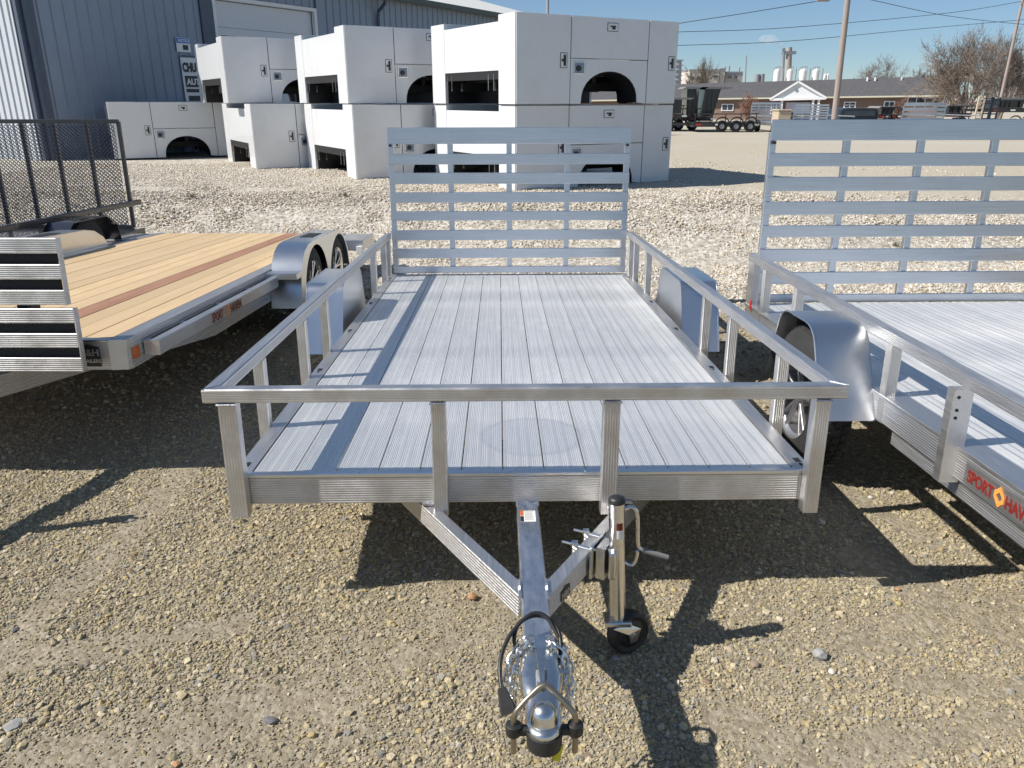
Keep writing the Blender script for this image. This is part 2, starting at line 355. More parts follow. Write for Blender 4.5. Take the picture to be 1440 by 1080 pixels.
def height(x, y):
    x = np.asarray(x, float); y = np.asarray(y, float)
    d = sstep(y, 20, 50)*0.55+sstep(y, 50, 95)*0.45
    h = 0.55*sstep(y+0.25*np.sin(x*0.5), 8.9, 11.3)-d
    near = 1-sstep(np.hypot(x, y-3), 4, 12)
    h = h+near*((fbm(x*1.3+5, y*1.3, 3, 3)-0.44)*0.05+(fbm(x*6, y*6, 3, 9)-0.44)*0.016)
    berm = sstep(y, 7, 8.5)*(1-sstep(y, 11, 13))
    h = h+berm*(fbm(x*1.1, y*1.1, 3, 21)-0.44)*0.14
    return h
def road_mask(x, y):
    # dirt road on the right and beyond the pale gravel
    e = 11.0+0.5*np.sin(x*0.6+1)+0.8*(fbm(x*0.7, y*0.7, 3, 40)-0.5)
    return sstep(y, e, e+0.7)*np.clip(sstep(x, 0.0, 2.0)+sstep(y, 19, 25), 0, 1)
def pale_mask(x, y):
    return sstep(y+1.2*(fbm(x*1.2, y*1.2, 3, 50)-0.45), 6.4, 7.6)
def axis(lo, hi, dlo, dhi, fine, far):
    a = list(np.arange(dlo, dhi, fine)); s = fine; p = dhi
    while p < hi: a.append(p); s *= 1.13; p += min(s, far)
    a.append(hi); s = fine; p = dlo-fine
    while p > lo: a.insert(0, p); s *= 1.13; p -= min(s, far)
    a.insert(0, lo); return np.array(a)
gx = axis(-1500, 1500, -3.2, 3.6, 0.035, 200); gyy = axis(-60, 3000, 0.6, 6.0, 0.035, 200)
X, Y = np.meshgrid(gx, gyy); Z = height(X, Y)
nx, ny = len(gx), len(gyy)
co = np.stack([X, Y, Z], -1).reshape(-1, 3)
idx = (np.arange(ny-1)[:, None]*nx+np.arange(nx-1)[None, :]).ravel()
quads = np.stack([idx, idx+1, idx+1+nx, idx+nx], 1)
me = bpy.data.meshes.new('ground'); me.vertices.add(len(co)); me.vertices.foreach_set('co', co.ravel())
me.loops.add(quads.size); me.loops.foreach_set('vertex_index', quads.ravel().astype(np.int32))
me.polygons.add(len(quads)); me.polygons.foreach_set('loop_start', np.arange(0, quads.size, 4, dtype=np.int32))
me.update(); me.validate()
rmask = road_mask(X, Y).ravel(); pmask = pale_mask(X, Y).ravel()
for nm, arr in (('pale', pmask), ('road', rmask)):
    a = me.attributes.new(nm, 'FLOAT', 'POINT'); a.data.foreach_set('value', arr.astype(np.float32))
me.polygons.foreach_set('use_smooth', np.ones(len(quads), bool)); me.materials.append(GROUND)
tag(bpy.data.objects.new('ground', me), kind='structure'); COL.objects.link(bpy.data.objects['ground'])

# ---- loose stones (stuff)
def ico():
    bm = bmesh.new(); bmesh.ops.create_icosphere(bm, subdivisions=1, radius=1); v = np.array([q.co[:] for q in bm.verts]); bm.verts.index_update()
    f = np.array([[q.index for q in p.verts] for p in bm.faces]); bm.free(); return v, f
IV_, IF_ = ico()
def octa():
    bm = bmesh.new(); bmesh.ops.create_icosphere(bm, subdivisions=1, radius=1); bm.free()
    v = np.array([(1, 0, 0), (-0.5, .87, -.1), (-.5, -.87, .1), (.5, .8, .6), (-.9, 0, .7), (.4, -.8, .8), (0, 0, -1.0)]); f = np.array([(3, 4, 5), (0, 3, 5), (1, 4, 3), (2, 5, 4), (0, 1, 3), (1, 2, 4), (2, 0, 5), (6, 1, 0), (6, 2, 1), (6, 0, 2)])
    return v, f
OV, OF = octa()
def stones(name, label, x, y, size, palette, weights, sink=0.15, flat=(0.45, 0.85), lo=False):
    n = len(x); shapes = []; IV, IF = (OV, OF) if lo else (IV_, IF_); K = len(IV)
    for k in range(24):
        q = IV*(1+rng.uniform(-0.30, 0.38, (K, 1))); q = np.clip(q, -rng.uniform(0.5, 0.9, 3), rng.uniform(0.5, 0.9, 3))*1.15; q = q*np.array([1, rng.uniform(0.6, 0.95), rng.uniform(*flat)]); shapes.append(q)
    shapes = np.array(shapes)[rng.integers(0, 24, n)]
    a = rng.uniform(0, 2*math.pi, n); b = rng.normal(0, 0.35, n); c = rng.normal(0, 0.35, n)
    ca, sa, cb, sb, cc, sc = np.cos(a), np.sin(a), np.cos(b), np.sin(b), np.cos(c), np.sin(c)
    R = np.empty((n, 3, 3))
    R[:, 0] = np.stack([ca*cb, ca*sb*sc-sa*cc, ca*sb*cc+sa*sc], -1); R[:, 1] = np.stack([sa*cb, sa*sb*sc+ca*cc, sa*sb*cc-ca*sc], -1); R[:, 2] = np.stack([-sb, cb*sc, cb*cc], -1)
    P = np.einsum('nij,nkj->nki', R, shapes)*(size/2)[:, None, None]
    z = height(x, y)+size*sink
    P += np.stack([x, y, z], -1)[:, None, :]
    F = (IF[None]+(np.arange(n)*K)[:, None, None]).reshape(-1, 3)
    me = bpy.data.meshes.new(name); me.vertices.add(n*K); me.vertices.foreach_set('co', P.astype(np.float32).ravel())
    me.loops.add(F.size); me.loops.foreach_set('vertex_index', F.ravel().astype(np.int32))
    me.polygons.add(len(F)); me.polygons.foreach_set('loop_start', np.arange(0, F.size, 3, dtype=np.int32)); me.update()
    pal = np.array(palette)[rng.choice(len(palette), n, p=weights)]*rng.uniform(0.78, 1.2, (n, 1))
    pal = pal*np.array([1.06, 1.04, 1.03])
    colr = np.concatenate([pal, np.ones((n, 1))], 1); colr = np.repeat(colr, K, 0)
    me.shade_flat()
    at = me.color_attributes.new('stone', 'FLOAT_COLOR', 'POINT'); at.data.foreach_set('color', colr.astype(np.float32).ravel())
    me.materials.append(STONE); o = bpy.data.objects.new(name, me); COL.objects.link(o)
    tag(o, label, 'gravel', kind='stuff'); return o
PAL = [(0.345, 0.300, 0.195), (0.38, 0.327, 0.20), (0.285, 0.260, 0.195), (0.235, 0.230, 0.205), (0.43, 0.378, 0.262), (0.40, 0.325, 0.155), (0.26, 0.18, 0.135), (0.49, 0.445, 0.35)]
PW = [0.34, 0.21, 0.15, 0.08, 0.13, 0.045, 0.01, 0.035]
def sample(n, x0, x1, y0, y1, dens):
    x = rng.uniform(x0, x1, n); y = rng.uniform(y0, y1, n); k = rng.uniform(0, 1, n) < dens(x, y); return x[k], y[k]
def infrustum(x, y, m=0.25): return (np.abs(x) < 0.70*(y+0.55)+m)
def seg_mask(x, y, pix, w0):
    P = [gz(a, b, 0.0)[:2] for a, b in pix]; d = np.full(np.shape(x), 9.0)
    for A, B in zip(P[:-1], P[1:]):
        ab = B-A; t = np.clip(((x-A[0])*ab[0]+(y-A[1])*ab[1])/(ab@ab), 0, 1); d = np.minimum(d, np.hypot(x-A[0]-t*ab[0], y-A[1]-t*ab[1]))
    d = d+(fbm(x*5, y*5, 3, 91)-0.45)*w0*1.3
    return 1-sstep(d, w0*0.45, w0*1.1)
LANES = [([(-60, 965), (30, 900), (135, 795), (215, 705), (275, 655)], 0.10), ([(-40, 960), (60, 925), (210, 905), (330, 880)], 0.07), ([(40, 1060), (180, 1060), (430, 975), (460, 1000)], 0.10),
         ([(1215, 780), (1330, 850), (1470, 905)], 0.13), ([(1200, 900), (1330, 860), (1460, 850)], 0.11), ([(1010, 1000), (1120, 1060), (1250, 1040), (1400, 1000)], 0.09), ([(600, 700), (640, 730)], 0.05), ([(1270, 960), (1420, 960)], 0.08), ([(560, 930), (640, 905)], 0.05), ([(1190, 690), (1300, 760)], 0.06)]
def lane_mask(x, y):
    m = np.zeros(np.shape(x))
    for pix, w0 in LANES: m = np.maximum(m, seg_mask(x, y, pix, w0))
    return m
def dens_near(x, y):
    u = x*0.80+y*0.60; w = -x*0.60+y*0.80        # tracks run diagonally
    f = fbm(u*0.55+3, w*1.5, 4, 61)*0.6+fbm(x*2.2, y*2.2, 3, 70)*0.4
    g = sstep(f, 0.33, 0.54)
    tr = np.exp(-((w-(2.72+0.12*np.sin(u*1.3)))/0.17)**2)*sstep(-x, 0.2, 0.9)   # bare wheel track left
    tr2 = np.exp(-((x-1.75-0.3*(y-2))/0.3)**2)*sstep(-y, -2.5, -1.9)
    return np.clip(0.16+0.9*g, 0, 1)*(1-0.93*lane_mask(x, y))*infrustum(x, y)
x, y = sample(150000, -3.6, 3.6, 0.95, 4.4, dens_near)
stones('loose_stones', 'crushed tan and grey gravel lying loose on the dirt around the trailers', x, y, rng.lognormal(math.log(0.0140), 0.36, len(x)).clip(0.006, 0.034), PAL, PW, sink=0.04)
x, y = sample(190000, -2.6, 2.6, 0.95, 3.6, lambda x, y: infrustum(x, y, 0.1)*np.clip(0.30+0.7*dens_near(x, y), 0, 1)*(1-0.45*lane_mask(x, y))*(1-0.6*sstep(y, 2.4, 3.6)))
stones('fine_grit', 'fine crushed grit between the larger stones in the foreground', x, y, rng.lognormal(math.log(0.0085), 0.28, len(x)).clip(0.004, 0.013), PAL, PW, sink=0.1, lo=True)
print('grit', len(x))
x, y = sample(26000, -6, 6, 4.4, 7.6, lambda x, y: infrustum(x, y)*0.7*np.clip(0.25+sstep(fbm(x, y, 3, 66), 0.3, 0.5), 0, 1))
stones('loose_stones', 'tan gravel in the shade under and between the trailers', x, y, rng.lognormal(math.log(0.024), 0.3, len(x)).clip(0.01, 0.05), PAL, PW, sink=0.15)
PAL2 = [(0.62, 0.575, 0.49), (0.50, 0.455, 0.37), (0.72, 0.69, 0.63), (0.38, 0.35, 0.30), (0.55, 0.46, 0.31)]
x, y = sample(150000, -9, 6.5, 6.5, 16.5, lambda x, y: infrustum(x, y, 0.5)*pale_mask(x, y)*(1-road_mask(x, y))*np.clip(1.25-sstep(y, 10, 15)*0.5, 0, 1))
stones('pale_gravel', 'pale crushed limestone banked up behind the trailers', x, y, rng.lognormal(math.log(0.027), 0.26, len(x)).clip(0.014, 0.05), PAL2, [0.40, 0.27, 0.15, 0.09, 0.09], sink=0.05)
x, y = sample(9000, 2.0, 9, 9.5, 20, lambda x, y: infrustum(x, y)*0.35*sstep(fbm(x*0.8, y*0.8, 3, 88), 0.42, 0.6))
stones('road_gravel', 'scattered small pebbles on the far dirt lot', x, y, rng.lognormal(math.log(0.03), 0.3, len(x)), PAL2, [0.34, 0.25, 0.16, 0.15, 0.10], sink=0.1)
def rock(px, py, s, colr, label, flat=0.55):
    p = gz(px, py, 0.0); m = MB(); bm = bmesh.new(); bmesh.ops.create_icosphere(bm, subdivisions=2, radius=1)
    r = random.Random(px); sq = [r.uniform(0.8, 1.15) for _ in range(3)]
    for v in bm.verts: v.co = Vector((v.co.x*sq[0]*1.2, v.co.y*sq[1], v.co.z*flat))*(1+r.uniform(-.13, .12))
    bm.verts.index_update(); m.add([v.co[:] for v in bm.verts], [[v.index for v in f.verts] for f in bm.faces]); bm.free()
    o = bpy.data.objects.new('rock', m.mesh('rock', colr)); COL.objects.link(o); o.scale = (s*0.39,)*3; o.rotation_euler = (0.1, 0.1, r.uniform(0, 3))
    o.location = (p[0], p[1], float(height(p[0], p[1]))+s*flat*0.30); tag(o, label, 'rock'); return o
RK1 = simple('grey_rock', (0.30, 0.30, 0.29), 0.85, var=0.2, nscale=20); RK2 = simple('dark_slate', (0.13, 0.13, 0.14), 0.8, var=0.2)
RK3 = simple('white_rock', (0.6, 0.57, 0.52), 0.8); RK4 = simple('brown_rock', (0.27, 0.21, 0.16), 0.85); RK5 = simple('rusty_orange_rock', (0.36, 0.20, 0.10), 0.85)
rock(1153, 922, 0.062, RK1, 'largest grey angular rock on the dirt right of the jack shadow', 0.8)
rock(1170, 943, 0.034, RK3, 'small white rock just below the largest grey rock', 0.6)
rock(1062, 933, 0.045, RK4, 'brown stone under the shadow of the jack crank', 0.6)
rock(20, 1020, 0.062, RK1, 'long grey flat stone at the lower left corner of the lot', 0.3)
rock(22, 888, 0.030, RK2, 'small dark slate stone on the bare wheel track at left', 0.4)
rock(380, 1012, 0.045, RK2, 'dark slate sliver standing out on bare dirt left of the coupler', 0.4)
rock(248, 1074, 0.028, RK5, 'orange pebble at the bottom edge left of the coupler', 0.5)
rock(1224, 700, 0.030, RK3, 'white chip of rock on sunny dirt between the two trailers', 0.6)
rock(1262, 830, 0.032, RK5, 'rusty orange stone beside the front rail shadow', 0.5)
rock(1334, 736, 0.062, RK1, 'flat pale grey stone near the side of the right trailer', 0.25)
rock(664, 842, 0.042, RK5, 'rust coloured stone at the edge of the deck shadow beside the tongue', 0.8)
rock(866, 838+90, 0.03, RK1, 'grey pebble by the jack wheel', 0.6)

# ------------------------------------------------------------------ aluminium utility trailers
MT = np.array([[0.9999, -0.0159, -0.0022], [0.0159, 0.999, 0.0418], [0.0016, -0.0418, 0.9991]])
q_, r_ = np.linalg.qr(MT); MT = q_*np.sign(np.diag(r_))
MF = Frame((0.044, 2.559, 0.504), MT)
PW_ = 0.1524
def plank_mesh(L, name):
    # ribbed extrusion across x, top at z=0
    w = PW_-0.0046; pts = [(0, -0.020), (0, -0.0015), (0.0015, 0)]
    xs = []
    for a, b, n in ((0.010, 0.052, 6), (0.066, 0.090, 3), (0.104, 0.142, 5)):
        for i in range(n): xs.append(a+(b-a)*(i+0.5)/n)
    for xx in xs: pts += [(xx-0.0026, 0), (xx-0.0014, -0.0012), (xx+0.0014, -0.0012), (xx+0.0026, 0)]
    pts += [(w-0.0015, 0), (w, -0.0015), (w, -0.020)]
    m = MB(); m.ext(pts, (0, 0, 0), (0, L, 0), (1, 0, 0), (0, 0, 1)); return m.mesh(name, DECK)
def wheel(th, C, side, r, w, rimr, parent_name='wheel', spokes=5, mat=None):
    """side=+1 outer face to +x"""
    C = np.array(C, float); m = MB(); A = C-np.array([side*w/2, 0, 0]); ax = (side, 0, 0)
    m.lathe(A, ax, [(0, rimr), (0.01, rimr+0.012), (0.012, r-0.05), (0.03, r-0.014), (0.05, r-0.004), (w-0.05, r-0.004), (w-0.03, r-0.014), (w-0.012, r-0.05), (w-0.006, rimr+0.012), (w-0.02, rimr)], 48, caps=False)
    for k in range(44):     # tread blocks
        a = 2*math.pi*k/44
        for j, xo in enumerate((0.045, 0.085, 0.125)):
            if xo > w-0.05: continue
            aa = a+j*0.05; cy, cz = math.cos(aa), math.sin(aa); t = np.array([0, -cz, cy]); rr = np.array([0, cy, cz]); P = A+np.array([side*(xo+0.014), 0, 0])+rr*(r-0.002)
            m.ext([(-0.013, -0.008), (0.013, -0.008), (0.013, 0.004), (-0.013, 0.004)], P-t*0.014, P+t*0.014, (1, 0, 0))
    ty = th.part(parent_name, m, RUBBER, smooth=30)
    h = MB(); h.lathe(A, ax, [(0.012, rimr), (0.012, rimr-0.012), (w-0.05, rimr-0.02), (w-0.03, rimr-0.02), (w-0.012, rimr-0.004), (w-0.008, rimr+0.004), (w-0.02, rimr+0.002), (0.02, rimr+0.001)], 40, caps=False)
    h.lathe(A, ax, [(w-0.10, 0.055), (w-0.045, 0.055), (w-0.03, 0.045), (w-0.028, 0.0)], 20)
    th.part('rim', h, ZINC if mat is None else mat, ty, smooth=30)
    for k in range(spokes):
        sp = MB(); a = 2*math.pi*k/spokes+0.3
        for da in (-0.11, 0.11):
            d1 = np.array([0, math.cos(a+da*0.6), math.sin(a+da*0.6)]); d2 = np.array([0, math.cos(a+da*1.6), math.sin(a+da*1.6)])
            P1 = A+np.array([side*(w-0.045), 0, 0])+d1*0.045; P2 = A+np.array([side*(w-0.03), 0, 0])+d2*(rimr-0.012)
            sp.bar(P1, P2, 0.018, 0.02, up=(side, 0, 0))
        th.part('spoke', sp, ZINC if mat is None else mat, ty)
    dk = MB(); dk.lathe(A, ax, [(w-0.11, rimr-0.025), (w-0.105, rimr-0.025), (w-0.104, 0.0)], 32); th.part('brake_plate', dk, UNDER, ty)
    return ty
def fender_shell(y0, y1, ztop, zbot, yt0, yt1, rr=0.05, n=5):
    """outline points of the sheet in (y,z), front bottom -> rear bottom"""
    pts = [(y0, zbot)]
    def corner(P, A, B):
        P, A, B = map(np.array, (P, A, B)); a = P+unit(A-P)*rr; b = P+unit(B-P)*rr
        return [tuple((1-t)**2*a+2*t*(1-t)*P+t*t*b) for t in np.linspace(0, 1, n+1)]
    pts += corner((yt0, ztop), (y0, zbot), (yt1, ztop))+corner((yt1, ztop), (yt0, ztop), (y1, zbot))+[(y1, zbot)]
    return pts
def shell(m, pts, x0, x1, t=0.003):
    """bent sheet following (y,z) pts between x0..x1"""
    k = len(pts); P = [np.array(p) for p in pts]; inner = []
    for i in range(k):
        tg = unit(P[min(i+1, k-1)]-P[max(i-1, 0)]); inner.append(P[i]+np.array([tg[1], -tg[0]])*t)
    loop = P+inner[::-1]
    m.poly([(x0, a, b) for a, b in loop], (1, 0, 0), x1-x0)

def side_posts(th, ys, xo, s, zt, zb, prnt=None):
    me = None
    for y in ys:
        m = MB(); m.bar((xo-s*0.0275, y, zb), (xo-s*0.0275, y, zt), 0.055, 0.045, up=(0, -1, 0), ribs=(4, 0, 4, 0)); th.part('side_post', m, ALU)
def ramp_gate(th, X0, Y0, zs, tilt=0.0):
    """zs: slat spans; posts at X0 + [...]"""
    for px_ in (-1.0, -0.498, 0.002, 0.5, 1.005):
        m = MB(); m.bar((X0+px_, Y0+0.03, zs[-1][0]), (X0+px_, Y0+0.03, zs[0][0]+0.05), 0.046, 0.035, up=(0, -1, 0)); th.part('gate_post', m, GATEM)
    for i, (a, b) in enumerate(zs):
        m = MB(); e = 0.03 if i == 0 else 0
        m.box(X0-1.022, X0+1.030, Y0-0.008-(0.004 if i == 0 else 0), Y0+0.011, a, b, 0.003)
        th.part('top_plate' if i == 0 else 'gate_slat', m, GATEM)
    for x in (-1.0, 1.005):
        m = MB(); m.cyl((X0+x, Y0-0.03, zs[0][0]-0.012), (X0+x, Y0+0.06, zs[0][0]-0.012), 0.010, 10); th.part('latch_pin', m, UNDER)
    m = MB(); m.cyl((X0-1.03, Y0+0.03, -0.02), (X0+1.04, Y0+0.03, -0.02), 0.018, 10); th.part('hinge_tube', m, ALU)
SLZ = [(1.105, 1.238), (0.939, 1.026), (0.778, 0.871), (0.621, 0.709), (0.470, 0.549), (0.301, 0.389), (0.145, 0.229), (0.014, 0.072)]

T = Thing('utility_trailer', 'silver aluminium open utility trailer in the centre with tongue and jack facing the viewer', 'trailer', MF, (0, 2.8, -0.386), group='aluminium utility trailers')
pm = plank_mesh(4.22, 'deck_plank')
for i in range(13): T.inst('deck_plank', pm, (-0.9906+i*PW_+0.0015, 0.03, random.uniform(-.0006, .0006)))
for s in (-1, 1):
    m = MB(); m.box(*sorted((s*0.9925, s*1.056)), 0.0, 4.28, -0.012, 0.005, 0.0015); strip = T.part('edge_strip', m, ALUX)
    for y in (0.09, 1.33, 2.2, 3.05, 4.1):    # keyhole tie-down slots
        k = MB(); xx = s*1.028; k.box(xx-0.011, xx+0.011, y-0.020, y+0.020, 0.0052, 0.0062); k.box(xx-0.005, xx+0.005, y-0.052, y-0.030, 0.0052, 0.0062)
        T.part('tie_down_slot', k, UNDER, strip)
    m = MB(); m.bar((s*1.031, 0.0, -0.064), (s*1.031, 4.28, -0.064), 0.050, 0.100, ribs=(0, 9, 0, 9)); T.part('side_beam', m, ALU)
m = MB(); m.bar((-1.005, 0.014, -0.062), (1.005, 0.014, -0.062), 0.030, 0.104, ribs=(0, 10, 0, 10)); T.part('front_beam', m, ALU)
m = MB(); m.box(-1.004, 1.004, -0.003, 0.028, -0.009, 0.0045, 0.002); T.part('front_lip', m, PLATE)
for x in (-0.6, -0.05, 0.22, 0.62):
    m = MB(); m.lathe((x, 0.012, 0.0045), (0, 0, 1), [(0, 0.006), (0.002, 0.005), (0.003, 0.0)], 8); T.part('rivet', m, ZINC)
m = MB(); m.bar((-1.005, 4.27, -0.06), (1.005, 4.27, -0.06), 0.05, 0.10, ribs=(0, 0, 0, 0)); T.part('rear_beam', m, ALU)
for yy in (0.6, 1.2, 1.8, 2.4, 3.0, 3.6):
    m = MB(); m.bar((-1.0, yy, -0.062), (1.0, yy, -0.062), 0.05, 0.075); T.part('cross_member', m, ALU)
# front posts and rails
for xc, w in ((-1.026, 0.062), (-0.3005, 0.052), (0.3045, 0.058), (1.040, 0.054)):
    m = MB(); d = 0.050; corner_ = abs(xc) > 0.9
    m.bar((xc, -0.0265 if not corner_ else -0.030, -0.142), (xc, -0.0265 if not corner_ else -0.030, 0.296), w, d, up=(0, -1, 0), ribs=(0, 0, 5, 0)); T.part('front_post', m, ALU)
    k = MB(); k.bar((xc-w/2-0.003, -0.0585, 0.290), (xc+w/2+0.003, -0.0585, 0.290), 0.008, 0.008); T.part('weld', k, WELD)
m = MB()
zf = 0.322
def railprof(w, h): return rprof(w, h, (0, 5, 0, 5), 0.0015, 0.005)
# mitred front rail
P = railprof(0.05, 0.05)
xL, xR, yF = -1.104, 1.118, -0.062
m.add([(xL+(0.05-(u+0.025))*0+ (u+0.025), yF+(u+0.025), zf+v) for u, v in P]+[(xR-(u+0.025), yF+(u+0.025), zf+v) for u, v in P],
      [(i, (i+1) % len(P), len(P)+(i+1) % len(P), len(P)+i) for i in range(len(P))]+[tuple(range(len(P)))[::-1], tuple(range(len(P), 2*len(P)))])
T.part('front_rail', m, ALU)
for s, xo, xe in ((-1, xL, -1.075), (1, xR, 1.085)):
    m = MB(); ye = 4.27; ze = 0.345
    m.add([(xo-s*(u+0.025), yF+(u+0.025), zf+v) for u, v in P]+[(xe-s*(u+0.025), ye, ze+v) for u, v in P],
          [(i, (i+1) % len(P), len(P)+(i+1) % len(P), len(P)+i) for i in range(len(P))]+[tuple(range(len(P)))[::-1], tuple(range(len(P), 2*len(P)))])
    T.part('side_rail', m, ALUX)
    k = MB(); k.bar((xo-s*0.002, yF+0.002, zf+0.0255), (xo-s*0.049, yF+0.049, zf+0.0255), 0.006, 0.004); T.part('weld', k, WELD)
    for y in (0.50, 1.20, 1.70, 3.42, 3.96, 4.20):
        t = y/4.3; xc = (xo*(1-t)+xe*t)-s*0.026; zt = zf+(ze-zf)*t-0.0255
        m = MB(); m.bar((xc, y, -0.11), (xc, y, zt), 0.046, 0.045, up=(0, -1, 0), ribs=(0, 0, 4, 0)); T.part('side_post', m, ALU)
        k = MB(); k.bar((xc-0.024, y-0.025, zt-0.003), (xc+0.024, y-0.025, zt-0.003), 0.006, 0.006); T.part('weld', k, WELD)
    # fender with inner panel
    pts = fender_shell(2.31, 3.32, 0.25, -0.18, 2.47, 3.14, 0.06)
    m = MB(); shell(m, pts, *sorted((s*1.108, s*1.345))); f = T.part('fender', m, PLATE, smooth=35)
    m = MB(); m.poly([(s*1.106, a, b) for a, b in pts], (s, 0, 0), 0.003); T.part('fender_inner_panel', m, PLATE, f)
    m = MB(); lip = [(a, b) for a, b in pts]
    m.tube([(s*1.345, a, b) for a, b in lip], 0.005, 6); T.part('fender_edge', m, PLATE, f, smooth=40)
    wheel(T, (s*1.225, 2.82, -0.115), s, 0.30, 0.19, 0.185)
m = MB(); m.cyl((-1.15, 2.82, -0.20), (1.15, 2.82, -0.20), 0.032, 12); T.part('axle', m, UNDER)
m = MB(); m.lathe((-1.075, 0.03, -0.075), (-1, 0, 0), [(0, 0.016), (0.012, 0.016), (0.016, 0.010), (0.018, 0)], 12); T.part('tie_down_bolt', m, ZINC)
m = MB(); m.lathe((1.075, 0.03, -0.075), (1, 0, 0), [(0, 0.016), (0.012, 0.016), (0.016, 0.010), (0.018, 0)], 12); T.part('tie_down_bolt', m, ZINC)
ramp_gate(T, 0.0, 4.30, SLZ)
# tongue and A-frame
ZT = -0.122
m = MB(); m.bar((0.012, 0.25, ZT-0.036), (0.014, -0.90, ZT-0.036), 0.078, 0.072, c=0.004); tg_ = T.part('tongue', m, TONG)
for s in (-1, 1):
    a0 = np.array([s*0.60+0.012, 0.42, ZT-0.042]); a1 = np.array([s*0.028+0.012, -0.585, ZT-0.042])
    m = MB(); m.bar(a0, a1, 0.046, 0.078, ribs=(0, 6, 0, 6)); T.part('a_frame_arm', m, ALUX)
    k = MB(); k.tube([(0.012+s*0.041, y, ZT+0.001+0.0015*math.sin(y*700)) for y in np.linspace(-0.62, -0.52, 22)], 0.006, 6); T.part('weld', k, WELD, smooth=50)
    xq = s*0.36+0.012
    k = MB(); k.tube([(xq-0.026+t*0.052, -0.005, ZT+0.006+0.001*math.sin(t*40)) for t in np.linspace(0, 1, 12)], 0.008, 6); T.part('weld', k, WELD, smooth=50)
k = MB(); k.bar((0.012-0.042, -0.007, ZT+0.004), (0.012+0.042, -0.007, ZT+0.004), 0.016, 0.022, c=0.005); T.part('weld', k, WELD)
# warning label on the tongue
zl = ZT+0.0008
c0 = MF.Z(731, 723, ZT); c1 = MF.Z(757, 747, ZT)
m = MB(); m.box(-0.016, 0.038, -0.140, -0.058, ZT+0.0004, ZT+0.0012); lab = T.part('warning_label', m, WV)
m = MB(); m.box(-0.016, -0.004, -0.096, -0.058, ZT+0.0013, ZT+0.0017); T.part('warning_label_red_block', m, ORANGE, lab)
m = MB(); m.box(-0.016, -0.004, -0.140, -0.100, ZT+0.0013, ZT+0.0017); T.part('warning_label_black_block', m, BLKV, lab)
m = MB()
for i in range(11):
    yy = -0.064-i*0.0066; m.box(-0.001, 0.034-0.008*((i*7) % 3)/2, yy-0.0012, yy+0.0012, ZT+0.0013, ZT+0.0016)
T.part('warning_label_print', m, GREYS, lab)
# maker's emblem on right arm (outer face)
d = unit(np.array([0.012+0.60, 0.42, 0])-np.array([0.04, -0.585, 0])); nn = np.array([d[1], -d[0], 0])
Pm = np.array([0.04, -0.585, 0])+d*0.105+nn*0.0235+np.array([0, 0, ZT-0.052])
m = MB(); m.poly([Pm-d*0.032+np.array([0, 0, -0.018]), Pm+d*0.032+np.array([0, 0, -0.018]), Pm+d*0.032+np.array([0, 0, 0.016]), Pm+np.array([0, 0, 0.026]), Pm-d*0.032+np.array([0, 0, 0.016])], nn, 0.0012); em = T.part('emblem', m, BLKV)
T.text('emblem_letters', 'H&H', Pm+nn*0.0016+d*-0.028+np.array([0, 0, -0.012]), d, (0, 0, 1), 0.022, ALU, em, bold=0.0008)
# coupler
def rrect(cx, y, cz, w, h, n=20, e=4.0):
    return [np.array([cx+w/2*np.sign(math.cos(a))*abs(math.cos(a))**(2/e), y, cz+h/2*np.sign(math.sin(a))*abs(math.sin(a))**(2/e)]) for a in np.linspace(0, 2*math.pi, n, endpoint=False)]
cx = 0.013
secs = [(-0.84, -0.150, 0.092, 0.080, 6), (-0.90, -0.148, 0.096, 0.088, 5), (-0.935, -0.148, 0.100, 0.090, 4), (-0.965, -0.142, 0.112, 0.066, 3.5), (-1.00, -0.138, 0.100, 0.062, 3), (-1.03, -0.142, 0.084, 0.054, 2.8), (-1.055, -0.150, 0.084, 0.038, 2.8), (-1.09, -0.152, 0.088, 0.034, 2.6), (-1.115, -0.152, 0.082, 0.034, 2.4), (-1.135, -0.152, 0.064, 0.032, 2.3), (-1.146, -0.152, 0.040, 0.026, 2.2), (-1.151, -0.152, 0.016, 0.014, 2)]
m = MB(); m.loft([rrect(cx, y, z, w, h, 28, e) for y, z, w, h, e in secs]); cp = T.part('coupler', m, ZINC, smooth=50)
m = MB(); m.loft([[np.array([cx+r*math.cos(a), -1.100+r*math.sin(a), z]) for a in np.linspace(0, 2*math.pi, 28, endpoint=False)] for r, z in [(0.034, -0.137)]+[(0.0325*math.cos(t), -0.120+0.0315*math.sin(t)*0.95) for t in np.linspace(0, 1.5, 9)]]); T.part('ball_socket_dome', m, ZINC, cp, smooth=60)
m = MB(); m.loft([[np.array([cx+sx*w, y, z+sz*t]) for sx, sz in ((-1, -1), (1, -1), (1, 1), (-1, 1))] for y, z, w, t in ((-0.885, -0.062, 0.0150, 0.003), (-0.93, -0.066, 0.0135, 0.0035), (-0.985, -0.078, 0.0075, 0.004), (-1.02, -0.092, 0.006, 0.004), (-1.03, -0.104, 0.006, 0.004))]); T.part('latch_lever', m, ZINC, cp)
m = MB(); m.box(cx-0.014, cx+0.014, -1.02, -0.975, -0.112, -0.092, 0.003); T.part('latch_bracket', m, STEELG, cp)
for y in (-0.865, -0.915):
    m = MB(); m.lathe((cx+0.05, y, -0.15), (1, 0, 0), [(0, 0.011), (0.008, 0.011), (0.009, 0.006), (0.016, 0.006), (0.017, 0)], 6); T.part('coupler_bolt', m, ZINC, cp); m = MB(); m.lathe((cx-0.05, y, -0.15), (-1, 0, 0), [(0, 0.011), (0.008, 0.011), (0.012, 0)], 6); T.part('coupler_bolt', m, ZINC, cp)
